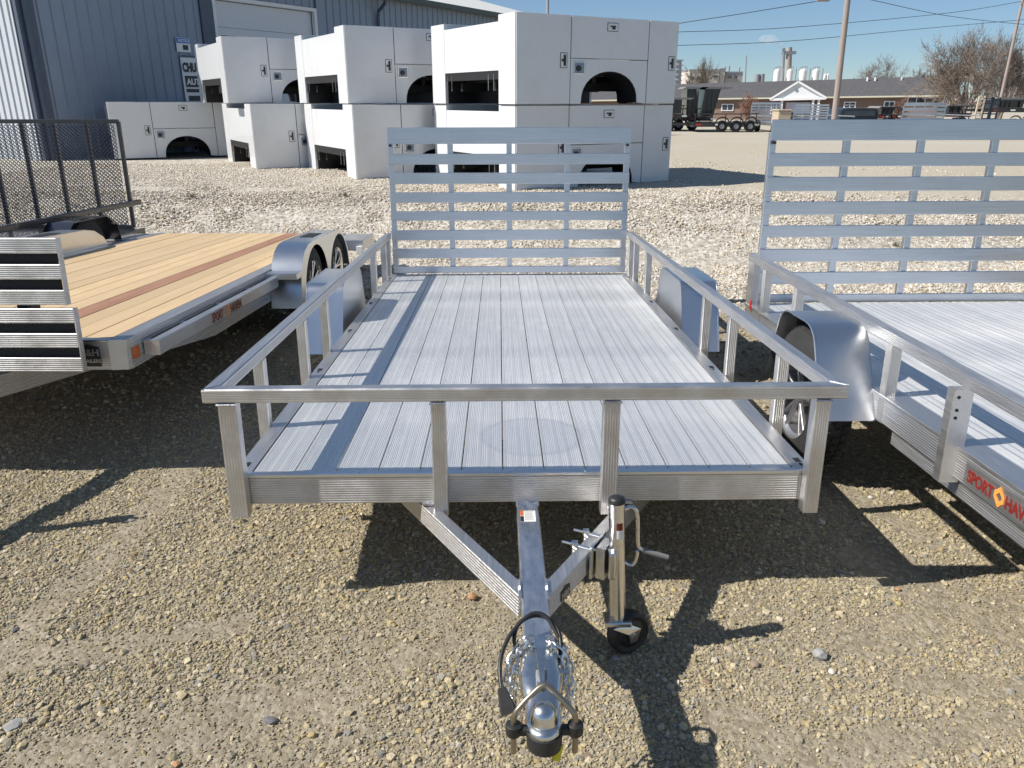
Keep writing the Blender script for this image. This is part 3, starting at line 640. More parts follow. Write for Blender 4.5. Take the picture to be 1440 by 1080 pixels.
# safety chains bunched over the coupler
def chain(m, path, link=0.032, wire=0.0038, roll0=0.0):
    P = [np.array(p, float) for p in path]; seg = [np.linalg.norm(P[i+1]-P[i]) for i in range(len(P)-1)]; tot = sum(seg); n = int(tot/(link*0.78))
    for k in range(n):
        s = (k+0.5)/n*tot; i = 0
        while i < len(seg)-1 and s > seg[i]: s -= seg[i]; i += 1
        t = unit(P[i+1]-P[i]); C = P[i]+t*s; ref = np.array([0.2, 0.3, 1.0]); a = unit(np.cross(t, ref)); b = np.cross(t, a)
        ang = roll0+(math.pi/2)*(k % 2)+random.uniform(-0.35, 0.35); nrm = a*math.cos(ang)+b*math.sin(ang)
        m.torus(C, nrm, link*0.31, wire, 12, 6, sx=1.55, U=t)
for s in (-1, 1):
    m = MB(); X = lambda v: cx+s*v
    chain(m, [(X(0.012), -0.845, -0.098), (X(0.040), -0.850, -0.096), (X(0.060), -0.865, -0.115), (X(0.066), -0.90, -0.150), (X(0.070), -0.93, -0.195)])
    chain(m, [(X(0.000), -0.862, -0.094), (X(0.036), -0.872, -0.094), (X(0.064), -0.895, -0.120), (X(0.074), -0.93, -0.160), (X(0.068), -0.965, -0.215), (X(0.055), -0.975, -0.235)])
    chain(m, [(X(0.056), -0.850, -0.110), (X(0.080), -0.88, -0.150), (X(0.086), -0.905, -0.20), (X(0.072), -0.92, -0.24), (X(0.060), -0.96, -0.22)])
    T.part('safety_chain', m, ZINC, smooth=50)
# wiring harness and plug
cb = [(-0.035, -0.86, -0.14), (-0.052, -0.85, -0.10), (-0.040, -0.815, -0.072), (0.0, -0.79, -0.064), (0.04, -0.80, -0.066), (0.066, -0.83, -0.085), (0.070, -0.87, -0.115), (0.060, -0.885, -0.15)]
cb2 = [(0.066, -0.845, -0.095), (0.035, -0.805, -0.058), (-0.005, -0.80, -0.052), (-0.052, -0.835, -0.075), (-0.080, -0.880, -0.100), (-0.090, -0.925, -0.125), (-0.086, -0.965, -0.155)]
def smoothp(P, n=4):
    P = [np.array(p, float) for p in P]; out = []
    for i in range(len(P)-1):
        p0, p1, p2, p3 = P[max(i-1, 0)], P[i], P[i+1], P[min(i+2, len(P)-1)]
        for t in np.linspace(0, 1, n, endpoint=False): out.append(0.5*((2*p1)+(-p0+p2)*t+(2*p0-5*p1+4*p2-p3)*t*t+(-p0+3*p1-3*p2+p3)*t**3))
    return out+[P[-1]]
m = MB(); m.tube(smoothp(cb), 0.0058, 8); m.tube(smoothp(cb2), 0.0058, 8); wc = T.part('wiring_cable', m, PLASTIC, smooth=60)
m = MB(); a = np.array([-0.086, -0.965, -0.155]); b = np.array([-0.072, -1.000, -0.185]); m.ext(rprof(0.022, 0.016, c=0.003), a, b, (1, 0, 0), prof2=rprof(0.040, 0.024, c=0.004)); m.ext(rprof(0.040, 0.024, c=0.004), b, b+(b-a)*0.30, (1, 0, 0)); T.part('wiring_plug', m, PLASTIC, wc)
# jack
JX, JY = 0.291, -0.335
jt = np.array([JX-0.004, JY, 0.058]); jb = np.array([JX+0.014, JY-0.004, -0.385]); jd = unit(jb-jt)
m = MB(); m.cyl(jt, jb, 0.0265, 28); jk = T.part('tongue_jack', m, ZINC, smooth=40)
m = MB(); m.lathe(jt, -jd, [(-0.012, 0.0275), (0.0, 0.0275), (0.006, 0.024), (0.010, 0.014), (0.011, 0)], 24); T.part('jack_cap', m, PLASTIC, jk, smooth=50)
L0 = jt+jd*0.075
m = MB(); m.loft([[L0+jd*(0.055*v)+np.array([0.0272*math.cos(a), 0.0272*math.sin(a), 0]) for a in np.linspace(-1.75, -0.95, 8)] for v in (0, 0.45)], caps=False); lb = T.part('jack_label_red', m, REDP, jk)
m = MB(); m.loft([[L0+jd*(0.055*v)+np.array([0.0272*math.cos(a), 0.0272*math.sin(a), 0]) for a in np.linspace(-1.75, -0.95, 8)] for v in (0.45, 1.0)], caps=False); T.part('jack_label_white', m, WV, jk)
def jp(px, py, y): return MF.Y(px, py, y)
ck = [np.array([JX+0.012, JY, 0.016]), jp(886, 713, JY), jp(893, 716, JY), jp(896.5, 724, JY), jp(897, 745, JY), jp(897, 762, JY), jp(899, 770, JY), jp(905, 774, JY)]
m = MB(); m.tube(smoothp(ck, 4), 0.0068, 10); T.part('jack_crank', m, ZINC, jk, smooth=50)
m = MB(); m.cyl(jp(904, 774, JY), jp(939, 784, JY-0.0), 0.0092, 14); T.part('crank_grip', m, GREYS, jk, smooth=50)
m = MB(); m.tube(smoothp([jp(877, 790, JY), jp(886, 795, JY), jp(892, 792, JY), jp(896, 780, JY), jp(896, 775, JY)], 4), 0.0058, 8); T.part('crank_stow_hook', m, ZINC, jk, smooth=50)
# swivel bracket and clamp on the right arm
A0 = np.array([0.04, -0.585, 0]); ctr = A0+d*0.335; zc = ZT-0.04
bk = MB()
pc = ctr+nn*0.030
bk.poly([pc-d*0.060+np.array([0, 0, zc-0.055]), pc+d*0.060+np.array([0, 0, zc-0.055]), pc+d*0.060+np.array([0, 0, zc+0.062]), pc-d*0.060+np.array([0, 0, zc+0.062])], nn, 0.007)
bk.poly([pc+nn*0.012-d*0.035+np.array([0, 0, zc-0.062]), pc+nn*0.012+d*0.040+np.array([0, 0, zc-0.062]), pc+nn*0.012+d*0.040+np.array([0, 0, zc+0.052]), pc+nn*0.012-d*0.035+np.array([0, 0, zc+0.052])], nn, 0.030)
T.part('jack_bracket', bk, ZINC, jk)
bk = MB(); q = pc+nn*0.042; jc = np.array([JX, JY, 0]); bk.box(min(q[0], JX)-0.005, JX-0.004, JY-0.045, JY+0.045, zc-0.050, zc+0.045, 0.006); T.part('jack_mount_plate', bk, ZINC, jk)
for dd in (-0.045, 0.048):
    for hz in (zc+0.048,):
        p0 = ctr+d*dd-nn*0.075; p1 = ctr+d*dd+nn*0.045; bk = MB(); bk.cyl([*p0[:2], hz], [*p1[:2], hz], 0.0045, 8)
        pn = ctr+d*dd-nn*0.032; bk.lathe([*pn[:2], hz], -nn, [(0, 0.010), (0.008, 0.010), (0.008, 0)], 6); T.part('clamp_bolt', bk, ZINC, jk)
    p0 = ctr+d*dd-nn*0.030; bk = MB(); bk.box(p0[0]-0.010, p0[0]+0.010, p0[1]-0.010, p0[1]+0.010, zc-0.048, zc+0.060, 0.002); T.part('clamp_strap', bk, ZINC, jk)
# jack foot: plate, fork, wheel
fp = jb
m = MB(); m.box(fp[0]-0.045, fp[0]+0.045, fp[1]-0.035, fp[1]+0.035, fp[2]-0.012, fp[2]+0.006, 0.004); T.part('caster_plate', m, ZINC, jk)
wc_ = np.array([0.345, JY+0.005, -0.440]); wax = unit([0.42, -0.90, 0.03]); wtn = np.cross(wax, (0, 0, 1))
for o_, nm in ((-0.030, 'caster_fork'), (0.030, 'caster_fork')):
    C = wc_+wax*o_; f0 = np.array([fp[0], fp[1], fp[2]-0.012])+wax*o_
    pts = [f0-wtn*0.028, f0+wtn*0.036, C+wtn*0.020+np.array([0, 0, 0.010]), C+wtn*0.010-np.array([0, 0, 0.026]), C-wtn*0.016-np.array([0, 0, 0.024]), C-wtn*0.030+np.array([0, 0, 0.02])]
    m = MB(); m.poly(pts, wax, 0.003); T.part(nm, m, ZINC, jk)
m = MB(); m.cyl(wc_-wax*0.038, wc_+wax*0.038, 0.010, 6); T.part('caster_axle_bolt', m, ZINC, jk)
m = MB(); m.lathe(wc_-wax*0.024, wax, [(0, 0.0), (0, 0.045), (0.004, 0.050), (0.0, 0.066), (0.008, 0.0755), (0.024, 0.0775), (0.040, 0.0755), (0.048, 0.066), (0.044, 0.050), (0.048, 0.045), (0.048, 0)], 36); T.part('caster_wheel', m, PLASTIC, jk, smooth=50)

# coupler lock (lifts off, so a thing of its own)
LK = Thing('coupler_lock', 'black coupler lock with bent steel shackle clamped round the ball coupler', 'lock', MF, (cx, -1.12, -0.17))
def yz(px, py, y=-1.10): return MF.Y(px, py, y)
xl, xr, yl = cx-0.071, cx+0.074, -1.105
sh = [(xl, yl, -0.225), (xl, yl, -0.135), (xl+0.010, yl+0.003, -0.105), (cx-0.030, yl+0.018, -0.078), (cx-0.006, yl+0.028, -0.062), (cx+0.010, yl+0.028, -0.062), (cx+0.035, yl+0.016, -0.080), (xr-0.010, yl+0.003, -0.108), (xr, yl, -0.135), (xr, yl, -0.225)]
m = MB(); m.tube(smoothp(sh, 4), 0.0072, 10); LK.part('shackle', m, BRASS, smooth=50)
m = MB(); m.lathe((xl, yl, -0.175), (0, 0, 1), [(0, 0.014), (0.006, 0.019), (0.030, 0.019), (0.034, 0.012), (0.034, 0)], 18); m.lathe((xr, yl, -0.175), (0, 0, 1), [(0, 0.014), (0.006, 0.019), (0.030, 0.019), (0.034, 0.012), (0.034, 0)], 18)
m.box(xl+0.008, xr-0.008, yl-0.013, yl+0.010, -0.170, -0.150, 0.005)
m.loft([[np.array([cx+0.001+r*math.cos(a), yl-0.008+r*math.sin(a), z]) for a in np.linspace(0, 2*math.pi, 24, endpoint=False)] for r, z in ((0.030, -0.205), (0.041, -0.196), (0.043, -0.165), (0.042, -0.156), (0.030, -0.150))]); LK.part('lock_body', m, PLASTIC, smooth=40)
m = MB(); m.poly([(cx+0.012, yl-0.028, -0.20), (cx+0.046, yl-0.020, -0.185), (cx+0.036, yl-0.034, -0.222), (cx+0.020, yl-0.038, -0.216)], (0, 1, 0.2), 0.0015); LK.part('paper_tag', m, YEL)

# ---- right trailer (parallel, a little closer)
RZ = 0.05; RX = 2.733; RXL = 1.628
def rtz(y): return 0.302+0.0262*y   # rail centre height
RT = Thing('utility_trailer', 'aluminium utility trailer cut off by the right edge, red maker lettering on its side', 'trailer', MF, (RX, 1.1, -0.45), group='aluminium utility trailers')
pm2 = plank_mesh(4.55, 'deck_plank')
for i in range(13): RT.inst('deck_plank', pm2, (RX-0.9906+i*PW_+0.0015, -1.80, RZ))
for s in (-1, 1):
    xs = RX+s*1.105; m = MB(); m.box(*sorted((RX+s*0.9925, xs-s*0.0)), -1.85, 2.76, RZ-0.012, RZ+0.005, 0.0015); RT.part('edge_strip', m, ALUX)
    m = MB(); m.bar((xs-s*0.027, -1.85, RZ-0.066), (xs-s*0.027, 2.74, RZ-0.066), 0.050, 0.106, ribs=(0, 9, 0, 9)); RT.part('side_beam', m, ALUX)
    m = MB(); m.bar((xs-s*0.055, -1.85, RZ-0.160), (xs-s*0.055, 0.62, RZ-0.160), 0.050, 0.080, ribs=(0, 7, 0, 7)); RT.part('lower_rail', m, ALUX)
    m = MB(); m.bar((xs-s*0.027, -1.9, rtz(-1.9)), (xs-s*0.027, 2.76, rtz(2.76)), 0.052, 0.052, ribs=(0, 5, 4, 5)); RT.part('side_rail', m, ALUX)
    for y in (-1.5, -0.7, 0.70, 1.86, 2.42):
        m = MB(); m.bar((xs-s*0.026, y, RZ-0.12), (xs-s*0.026, y, rtz(y)-0.0265), 0.050, 0.055, up=(0, -1, 0), ribs=(0, 4, 5, 4)); RT.part('side_post', m, ALU)
    m = MB(); m.bar((xs-s*0.030, 2.70, RZ-0.16), (xs-s*0.030, 2.70, rtz(2.70)-0.0265), 0.052, 0.105, up=(0, -1, 0), ribs=(0, 8, 5, 8)); RT.part('corner_post', m, ALU)
    pts = fender_shell(0.73, 1.50, 0.320, -0.08, 0.92, 1.34, 0.10)
    m = MB(); shell(m, pts, *sorted((xs-s*0.004, xs+s*0.250))); f = RT.part('fender', m, PLATE, smooth=35)
    m = MB(); m.poly([(xs-s*0.004, a, b) for a, b in pts], (s, 0, 0), 0.003); RT.part('fender_inner_panel', m, PLATE, f)
    m = MB(); m.tube([(xs+s*0.250, a, b) for a, b in pts], 0.006, 6); RT.part('fender_edge', m, PLATE, f, smooth=40)
    wheel(RT, (xs+s*0.145, 1.12, -0.085), s, 0.350, 0.20, 0.215, mat=SILV)
m = MB(); m.cyl((RXL, 1.17, -0.2), (RX+1.1, 1.17, -0.2), 0.035, 12); RT.part('axle', m, UNDER)
for yy in np.arange(-1.6, 2.7, 0.6):
    m = MB(); m.bar((RX-1.03, yy, RZ-0.062), (RX+1.03, yy, RZ-0.062), 0.05, 0.075); RT.part('cross_member', m, ALU)
# spare-wheel bracket post (channel with holes) ahead of the fender
p = MF.X(1335, 610, RXL); yb = float(p[1])
m = MB(); m.bar((RXL-0.012, 0.110, RZ-0.140), (RXL-0.012, 0.110, rtz(0.11)-0.0265), 0.075, 0.050, up=(0, -1, 0)); bp = RT.part('bracket_post', m, ALUX)
m = MB()
for z in (0.27, 0.235, 0.20): m.lathe((RXL-0.0495, 0.17, RZ+z), (-1, 0, 0), [(0, 0.006), (0.0012, 0.006), (0.0012, 0)], 10)
m = MB()
for z in (0.20, 0.15, 0.12): m.lathe((RXL-0.030, 0.0845, RZ+z), (0, -1, 0), [(0, 0.0065), (0.001, 0.0065), (0.001, 0)], 10)
RT.part('bracket_hole', m, UNDER, bp)
m = MB(); m.box(RXL-0.001, RXL+0.05, 2.58, 2.61, RZ-0.07, RZ-0.02); m = MB(); m.box(RXL-0.006, RXL-0.001, 2.60, 2.63, RZ-0.02, RZ+0.05, 0.001); RT.part('red_reflector', m, RED)
RSL = [(a+0.022, b+0.022) for a, b in SLZ]
ramp_gate(RT, RX+0.008, 2.80, [(a+0.03, b+0.03) for a, b in SLZ])
# lettering on side beam: plane x = RXL-0.003, reading towards the viewer (-y)
xo = RXL-0.0040
def rtx(px, py): return MF.X(px, py, xo)
t0 = rtx(1358, 672)
def bt(y): return (xo, y, RZ-0.088)
y0 = float(rtx(1360, 672)[1])
m = MB(); m.box(xo+0.0005, xo+0.0025, y0-0.50, y0+0.02, RZ-0.105, RZ-0.022)
stk = RT.part('decal_backing', m, ALUX)
RT.text('decal_letters', 'SPORT', (xo, y0, RZ-0.090), (0, -1, 0), (0, 0, 1), 0.046, REDP, bold=0.0026, wide=0.80)
RT.text('decal_letters', 'HAVEN', (xo, y0-0.222, RZ-0.090), (0, -1, 0), (0, 0, 1), 0.046, REDP, bold=0.0026, wide=0.80)
def chevron(th, O, U, V, s, mat, mat2, par=None):
    O, U, V = map(np.array, (O, U, V)); n = np.cross(unit(U), unit(V))
    m = MB()
    for sg in (1, -1):
        pts = [(0, 0.5), (0.42, 0.12), (0.42, -0.22), (0.22, -0.22), (0.22, 0.05), (0.0, 0.22), (-0.22, 0.05), (-0.22, -0.10), (-0.42, -0.10), (-0.42, 0.12)]
        m.poly([O+U*(sg*a*s)+V*(sg*b*s)*1.15 for a, b in pts], n*sg, 0.001)
    th.part('decal_emblem', m, mat, par)
chevron(RT, (xo-0.0015, y0-0.190, RZ-0.066), (0, -1.0, 0), (0, 0, 1.0), 0.068, ORP, WV)

# ---- left wood-deck car hauler
LO = gz(163.3, 478.3, 0.68); LF = yawtilt(LO, 0.3, 3.3)
LT = Thing('car_hauler_trailer', 'aluminium tandem axle trailer with a yellow pine board deck at left', 'trailer', LF, (-1.0, 3.2, -0.51))
x = -0.045
for i in range(14):
    w = 0.1365; m = MB(); m.box(-w+0.0035, 0, 0.015 if i > 0 else 0.03, 5.06, -0.036, 0.0, 0.003)
    red = i == 3
    me = m.mesh('deck_board', REDW if red else WOOD, (0, 0, 0)); o = LT.inst('deck_board', me, (x, 0, random.uniform(-.0015, .0015)))
    if red: o['label'] = 'red brown board'
    x -= w
xe = x
for s, xx in ((1, 0.0), (-1, xe-0.05)):
    m = MB(); z0, z1 = 0.004, -0.148
    m.poly([(xx-0.035 if s > 0 else xx-0.02, a, b) for a, b in ((0.02, z0), (0.02, z1), (0.35, z1), (1.10, -0.232), (5.10, -0.232), (5.10, z0))], (1, 0, 0), 0.088); LT.part('side_beam', m, ALUX)
    m = MB()   # raised ribs on outer face
    xf = xx+0.053 if s > 0 else xx-0.02
    for k in range(9):
        z = -0.012-k*0.0155; m.bar((xf, 0.03, z), (xf, 5.08, z), 0.006, 0.0075, c=0.001)
    for k in range(4):
        z = -0.163-k*0.0155; ys = 0.45+(0.65/0.084)*(-z-0.150); m.bar((xf, ys, z), (xf, 5.08, z), 0.006, 0.0075, c=0.001)
    LT.part('beam_ribs', m, ALUX)
m = MB(); m.box(-0.046, -0.036, 0.03, 5.0, -0.02, 0.001); LT.part('deck_seal', m, GAPM)
m = MB(); m.box(0.0545, 0.0605, 0.03, 0.10, -0.105, -0.045, 0.002); LT.part('side_marker', m, ORANGE)
# front beam with cut corner
m = MB(); m.bar((xe-0.03, 0.015, -0.078), (-0.035, 0.015, -0.078), 0.05, 0.140, ribs=(0, 11, 0, 11)); LT.part('front_beam', m, ALU)
m = MB(); m.bar((xe-0.03, 0.010, -0.002), (-0.03, 0.010, -0.002), 0.055, 0.012); LT.part('front_lip', m, PLATE)
m = MB(); m.poly([(-0.036, -0.012, z1), (-0.036, 0.05, z1), (0.053, 0.05, z1), (0.045, 0.0, z1)], (0, 0, 1), 0.150); LT.part('corner_gusset', m, ALU)
e0 = LF.Y(118, 503, -0.012); 
m = MB(); ec = float(e0[0])+0.035
m.poly([(ec-0.06, -0.0125, -0.13), (ec+0.045, -0.0125, -0.13), (ec+0.045, -0.0125, -0.035), (ec-0.01, -0.0125, -0.02), (ec-0.06, -0.0125, -0.035)], (0, -1, 0), 0.0012); em = LT.part('emblem', m, BLKV)
LT.text('emblem_letters', 'H&H', (ec-0.055, -0.0145, -0.075), (1, 0, 0), (0, 0, 1), 0.034, ALU, em, bold=0.001)
LT.text('emblem_letters', 'TRAILERS', (ec-0.055, -0.0145, -0.110), (1, 0, 0), (0, 0, 1), 0.018, ALU, em, bold=0.0004)
# rub rail with stake pockets
m = MB(); m.bar((0.118, 0.14, -0.072), (0.118, 2.20, -0.072), 0.050, 0.078, c=0.004); rr_ = LT.part('rub_rail', m, ALUX)
for yy in (0.17, 0.60, 1.15, 1.70, 2.15):
    m = MB(); m.box(0.058, 0.092, yy-0.02, yy+0.02, -0.110, -0.036, 0.002); LT.part('rub_rail_spacer', m, ALU, rr_)
yt = float(LF.X(300, 440, 0.146)[1])
LT.text('decal_letters', 'SPORT', (0.1445, yt-0.02, -0.098), (0, 1, 0), (0, 0, 1), 0.052, BROWNP, bold=0.0022, wide=0.85)
LT.text('decal_letters', 'HAVEN', (0.1445, yt+0.29, -0.098), (0, 1, 0), (0, 0, 1), 0.052, BROWNP, bold=0.0022, wide=0.85)
chevron(LT, (0.1450, yt+0.245, -0.072), (0, 1.0, 0), (0, 0, 1.0), 0.07, ORP, WV)
# fenders
prof = [(2.26, -0.29), (2.30, -0.05), (2.36, 0.05), (2.45, 0.125), (2.56, 0.165), (2.70, 0.178), (3.60, 0.178), (3.76, 0.155), (3.90, 0.09), (4.02, -0.02), (4.10, -0.20)]
for s, xi in ((1, 0.055), (-1, xe-0.075)):
    m = MB(); shell(m, prof, *sorted((xi, xi+s*0.235))); f = LT.part('fender', m, PLATE, smooth=35)
    outl = [(2.26, -0.29), (2.36, -0.29)]
    for C in (2.80, 3.66):
        for a in np.linspace(math.pi-0.25, 0.25, 14): outl.append((C+0.395*math.cos(a)*(1.0), -0.235+0.375*math.sin(a)))
    outl += [(4.07, -0.20), (4.10, -0.20)]+prof[::-1][1:-1]
    m = MB(); m.poly([(xi+s*0.235, a, b) for a, b in outl], (s, 0, 0), 0.003); LT.part('fender_skirt', m, PLATE, f)
    m = MB(); m.poly([(xi, a, b) for a, b in prof], (s, 0, 0), 0.002); LT.part('fender_inner_panel', m, PLATE, f)
    m = MB(); m.box(*sorted((xi+s*0.06, xi+s*0.17)), 2.98, 3.30, 0.1785, 0.182); LT.part('fender_step_pad', m, UNDER, f)
    m = MB(); m.box(*sorted((xi-s*0.004, xi+s*0.238)), 2.17, 2.30, -0.055, -0.005, 0.004); LT.part('fender_step', m, PLATE, f)
    for C in (2.80, 3.66): wheel(LT, (xi+s*0.125, C, -0.185), s, 0.325, 0.20, 0.20, spokes=6)
    m = MB(); m.box(*sorted((xi-s*0.1, xi+s*0.30)), 4.5, 5.12, -0.12, -0.01, 0.006); LT.part('tail_wing', m, ALU)
    m = MB(); m.box(*sorted((xi+s*0.24, xi+s*0.30)), 4.44, 4.49, -0.14, -0.07, 0.004); LT.part('tail_bracket', m, WV)
for C in (2.80, 3.66):
    m = MB(); m.cyl((xe, C, -0.25), (0, C, -0.25), 0.04, 12); LT.part('axle', m, UNDER)
m = MB(); m.bar((xe, 5.09, -0.08), (0, 5.09, -0.08), 0.05, 0.14); LT.part('rear_beam', m, ALU)
for yy in np.arange(0.5, 5, 0.6):
    m = MB(); m.bar((xe, yy, -0.09), (-0.03, yy, -0.09), 0.05, 0.10); LT.part('cross_member', m, ALU)
# tongue of the hauler
xm = xe/2
for s in (-1, 1):
    m = MB(); m.bar((xm+s*0.62, 0.45, -0.205), (xm+s*0.04, -1.05, -0.205), 0.055, 0.11, ribs=(0, 8, 0, 8)); LT.part('a_frame_arm', m, ALUX)
m = MB(); m.bar((xm, -0.9, -0.20), (xm, -1.45, -0.20), 0.09, 0.09); LT.part('coupler', m, ZINC)
m = MB(); m.cyl((xm+0.25, -0.72, 0.16), (xm+0.25, -0.72, -0.60), 0.030, 16); jk2 = LT.part('tongue_jack', m, ZINC, smooth=40)
m = MB(); m.tube([(xm+0.25, -0.72, 0.13), (xm+0.36, -0.72, 0.13), (xm+0.36, -0.72, 0.0), (xm+0.46, -0.72, -0.02)], 0.008, 8); LT.part('jack_crank', m, ZINC, jk2)
# loading ramps carried across the front
for zlo, zhi, lab, xr_ in ((0.200, 0.505, 'upper ribbed aluminium loading ramp standing across the front of the wood deck trailer', -0.135), (-0.122, 0.182, 'lower ribbed aluminium loading ramp standing across the front of the wood deck trailer', -0.108)):
    R_ = Thing('loading_ramp', lab, 'ramp', LF, (-0.9, -0.12, zlo), group='loading ramps stored on the wood deck trailer')
    hh = (zhi-zlo); sl_ = 0.068; gp = (hh-3*sl_)/2
    for k in range(3):
        z = zlo+k*(sl_+gp); m = MB(); m.bar((-1.9, -0.125, z+sl_/2), (xr_, -0.125, z+sl_/2), 0.030, sl_, ribs=(0, 6, 0, 6), d=0.002); R_.part('ramp_slat', m, ALU)
    m = MB(); m.box(-1.9, xr_-0.02, -0.112, -0.106, zlo+0.01, zhi-0.01); R_.part('grip_backing', m, TREAD)
    m = MB(); m.box(xr_+0.001, xr_+0.006, -0.140, -0.105, zlo, zhi, 0.001); R_.part('end_plate', m, ALU)
for xb in (-0.36, -1.5):
    m = MB(); m.box(xb-0.03, xb+0.03, -0.10, -0.015, -0.12, 0.46, 0.003); LT.part('ramp_bracket', m, UNDER)

# ---- black mesh-gate trailer at far left
BO = np.array([-3.42, 7.30, 0.0]); BF = yawtilt((-4.40, 9.22, 0.36), 1.5, 1.6)
BT = Thing('landscape_trailer', 'black steel utility trailer with a tall expanded mesh ramp gate at far left', 'trailer', BF, (-1.0, -2.0, -0.58))
gt = 1.19
m = MB()
x0g, x1g = -1.90, -0.02; zb, ztp = 0.02, gt
m.bar((x0g, 0, ztp), (x1g, 0, ztp), 0.045, 0.045); BT.part('gate_frame_rail', m, BLACKP)
m = MB(); m.bar((x0g, 0, zb), (x1g, 0, zb), 0.045, 0.045); BT.part('gate_frame_rail', m, BLACKP)
for xx in (x0g, -1.50, -1.13, -0.76, -0.39, x1g):
    m = MB(); m.bar((xx, 0.0, zb), (xx, 0.0, ztp), 0.040, 0.035, up=(0, -1, 0)); BT.part('gate_upright', m, BLACKP)
# expanded metal: two families of zigzag strands
m = MB(); px_, pz_ = 0.046, 0.021; nxm = int((x1g-x0g)/px_); nzm = int((ztp-zb)/pz_); hw = 0.0074
for j in range(nzm):
    z = zb+j*pz_
    for i in range(nxm):
        xa = x0g+i*px_+(px_/2 if j % 2 else 0)
        for sg in (1, -1):
            A = (xa, -0.022, z); B = (xa+px_/2, -0.022, z+sg*pz_)
            m.add([(A[0], A[1], A[2]-hw), (B[0], B[1]-0.004, B[2]-hw), (B[0], B[1]+0.001, B[2]+hw), (A[0], A[1]+0.005, A[2]+hw)], [(0, 1, 2, 3)])
o = BT.part('expanded_mesh', m, BLACKP); o['kind'] = 'stuff'
for s, xx in ((1, 0.05), (-1, -1.93)):
    m = MB(); m.bar((xx, 0.06, 0.30), (xx, -3.6, 0.30), 0.055, 0.055, c=0.006); BT.part('top_rail', m, BLACKP)
    m = MB(); m.box(xx-0.028, xx+0.028, 0.061, 0.068, 0.27, 0.33); BT.part('rail_reflector', m, RED)
    m = MB(); m.box(xx-0.0285, xx+0.0285, -0.02, 0.06, 0.3282, 0.330); BT.part('rail_reflector', m, RED)
    m = MB(); m.bar((xx, 0.06, -0.06), (xx, -3.6, -0.06), 0.06, 0.12); BT.part('side_beam', m, BLACKP)
    for yy in (0.03, -0.12, -0.62, -2.4, -3.2):
        m = MB(); m.bar((xx, yy, -0.12), (xx, yy, 0.27), 0.05, 0.05); BT.part('side_post', m, BLACKP)
    pr = [(-2.05, -0.10), (-1.95, 0.18), (-1.80, 0.28), (-1.20, 0.28), (-1.02, 0.18), (-0.95, -0.05), (-0.93, -0.15)]
    m = MB(); shell(m, [(a, b) for a, b in pr], *sorted((xx+s*0.03, xx+s*0.28))); BT.part('fender', m, BLACKP, smooth=35)
    wheel(BT, (xx+s*0.16, -1.50, -0.04), s, 0.33, 0.20, 0.20, mat=STEELG)
m = MB(); m.box(-1.9, 0.02, -3.6, 0.0, -0.04, 0.0); BT.part('deck', m, BLACKP)

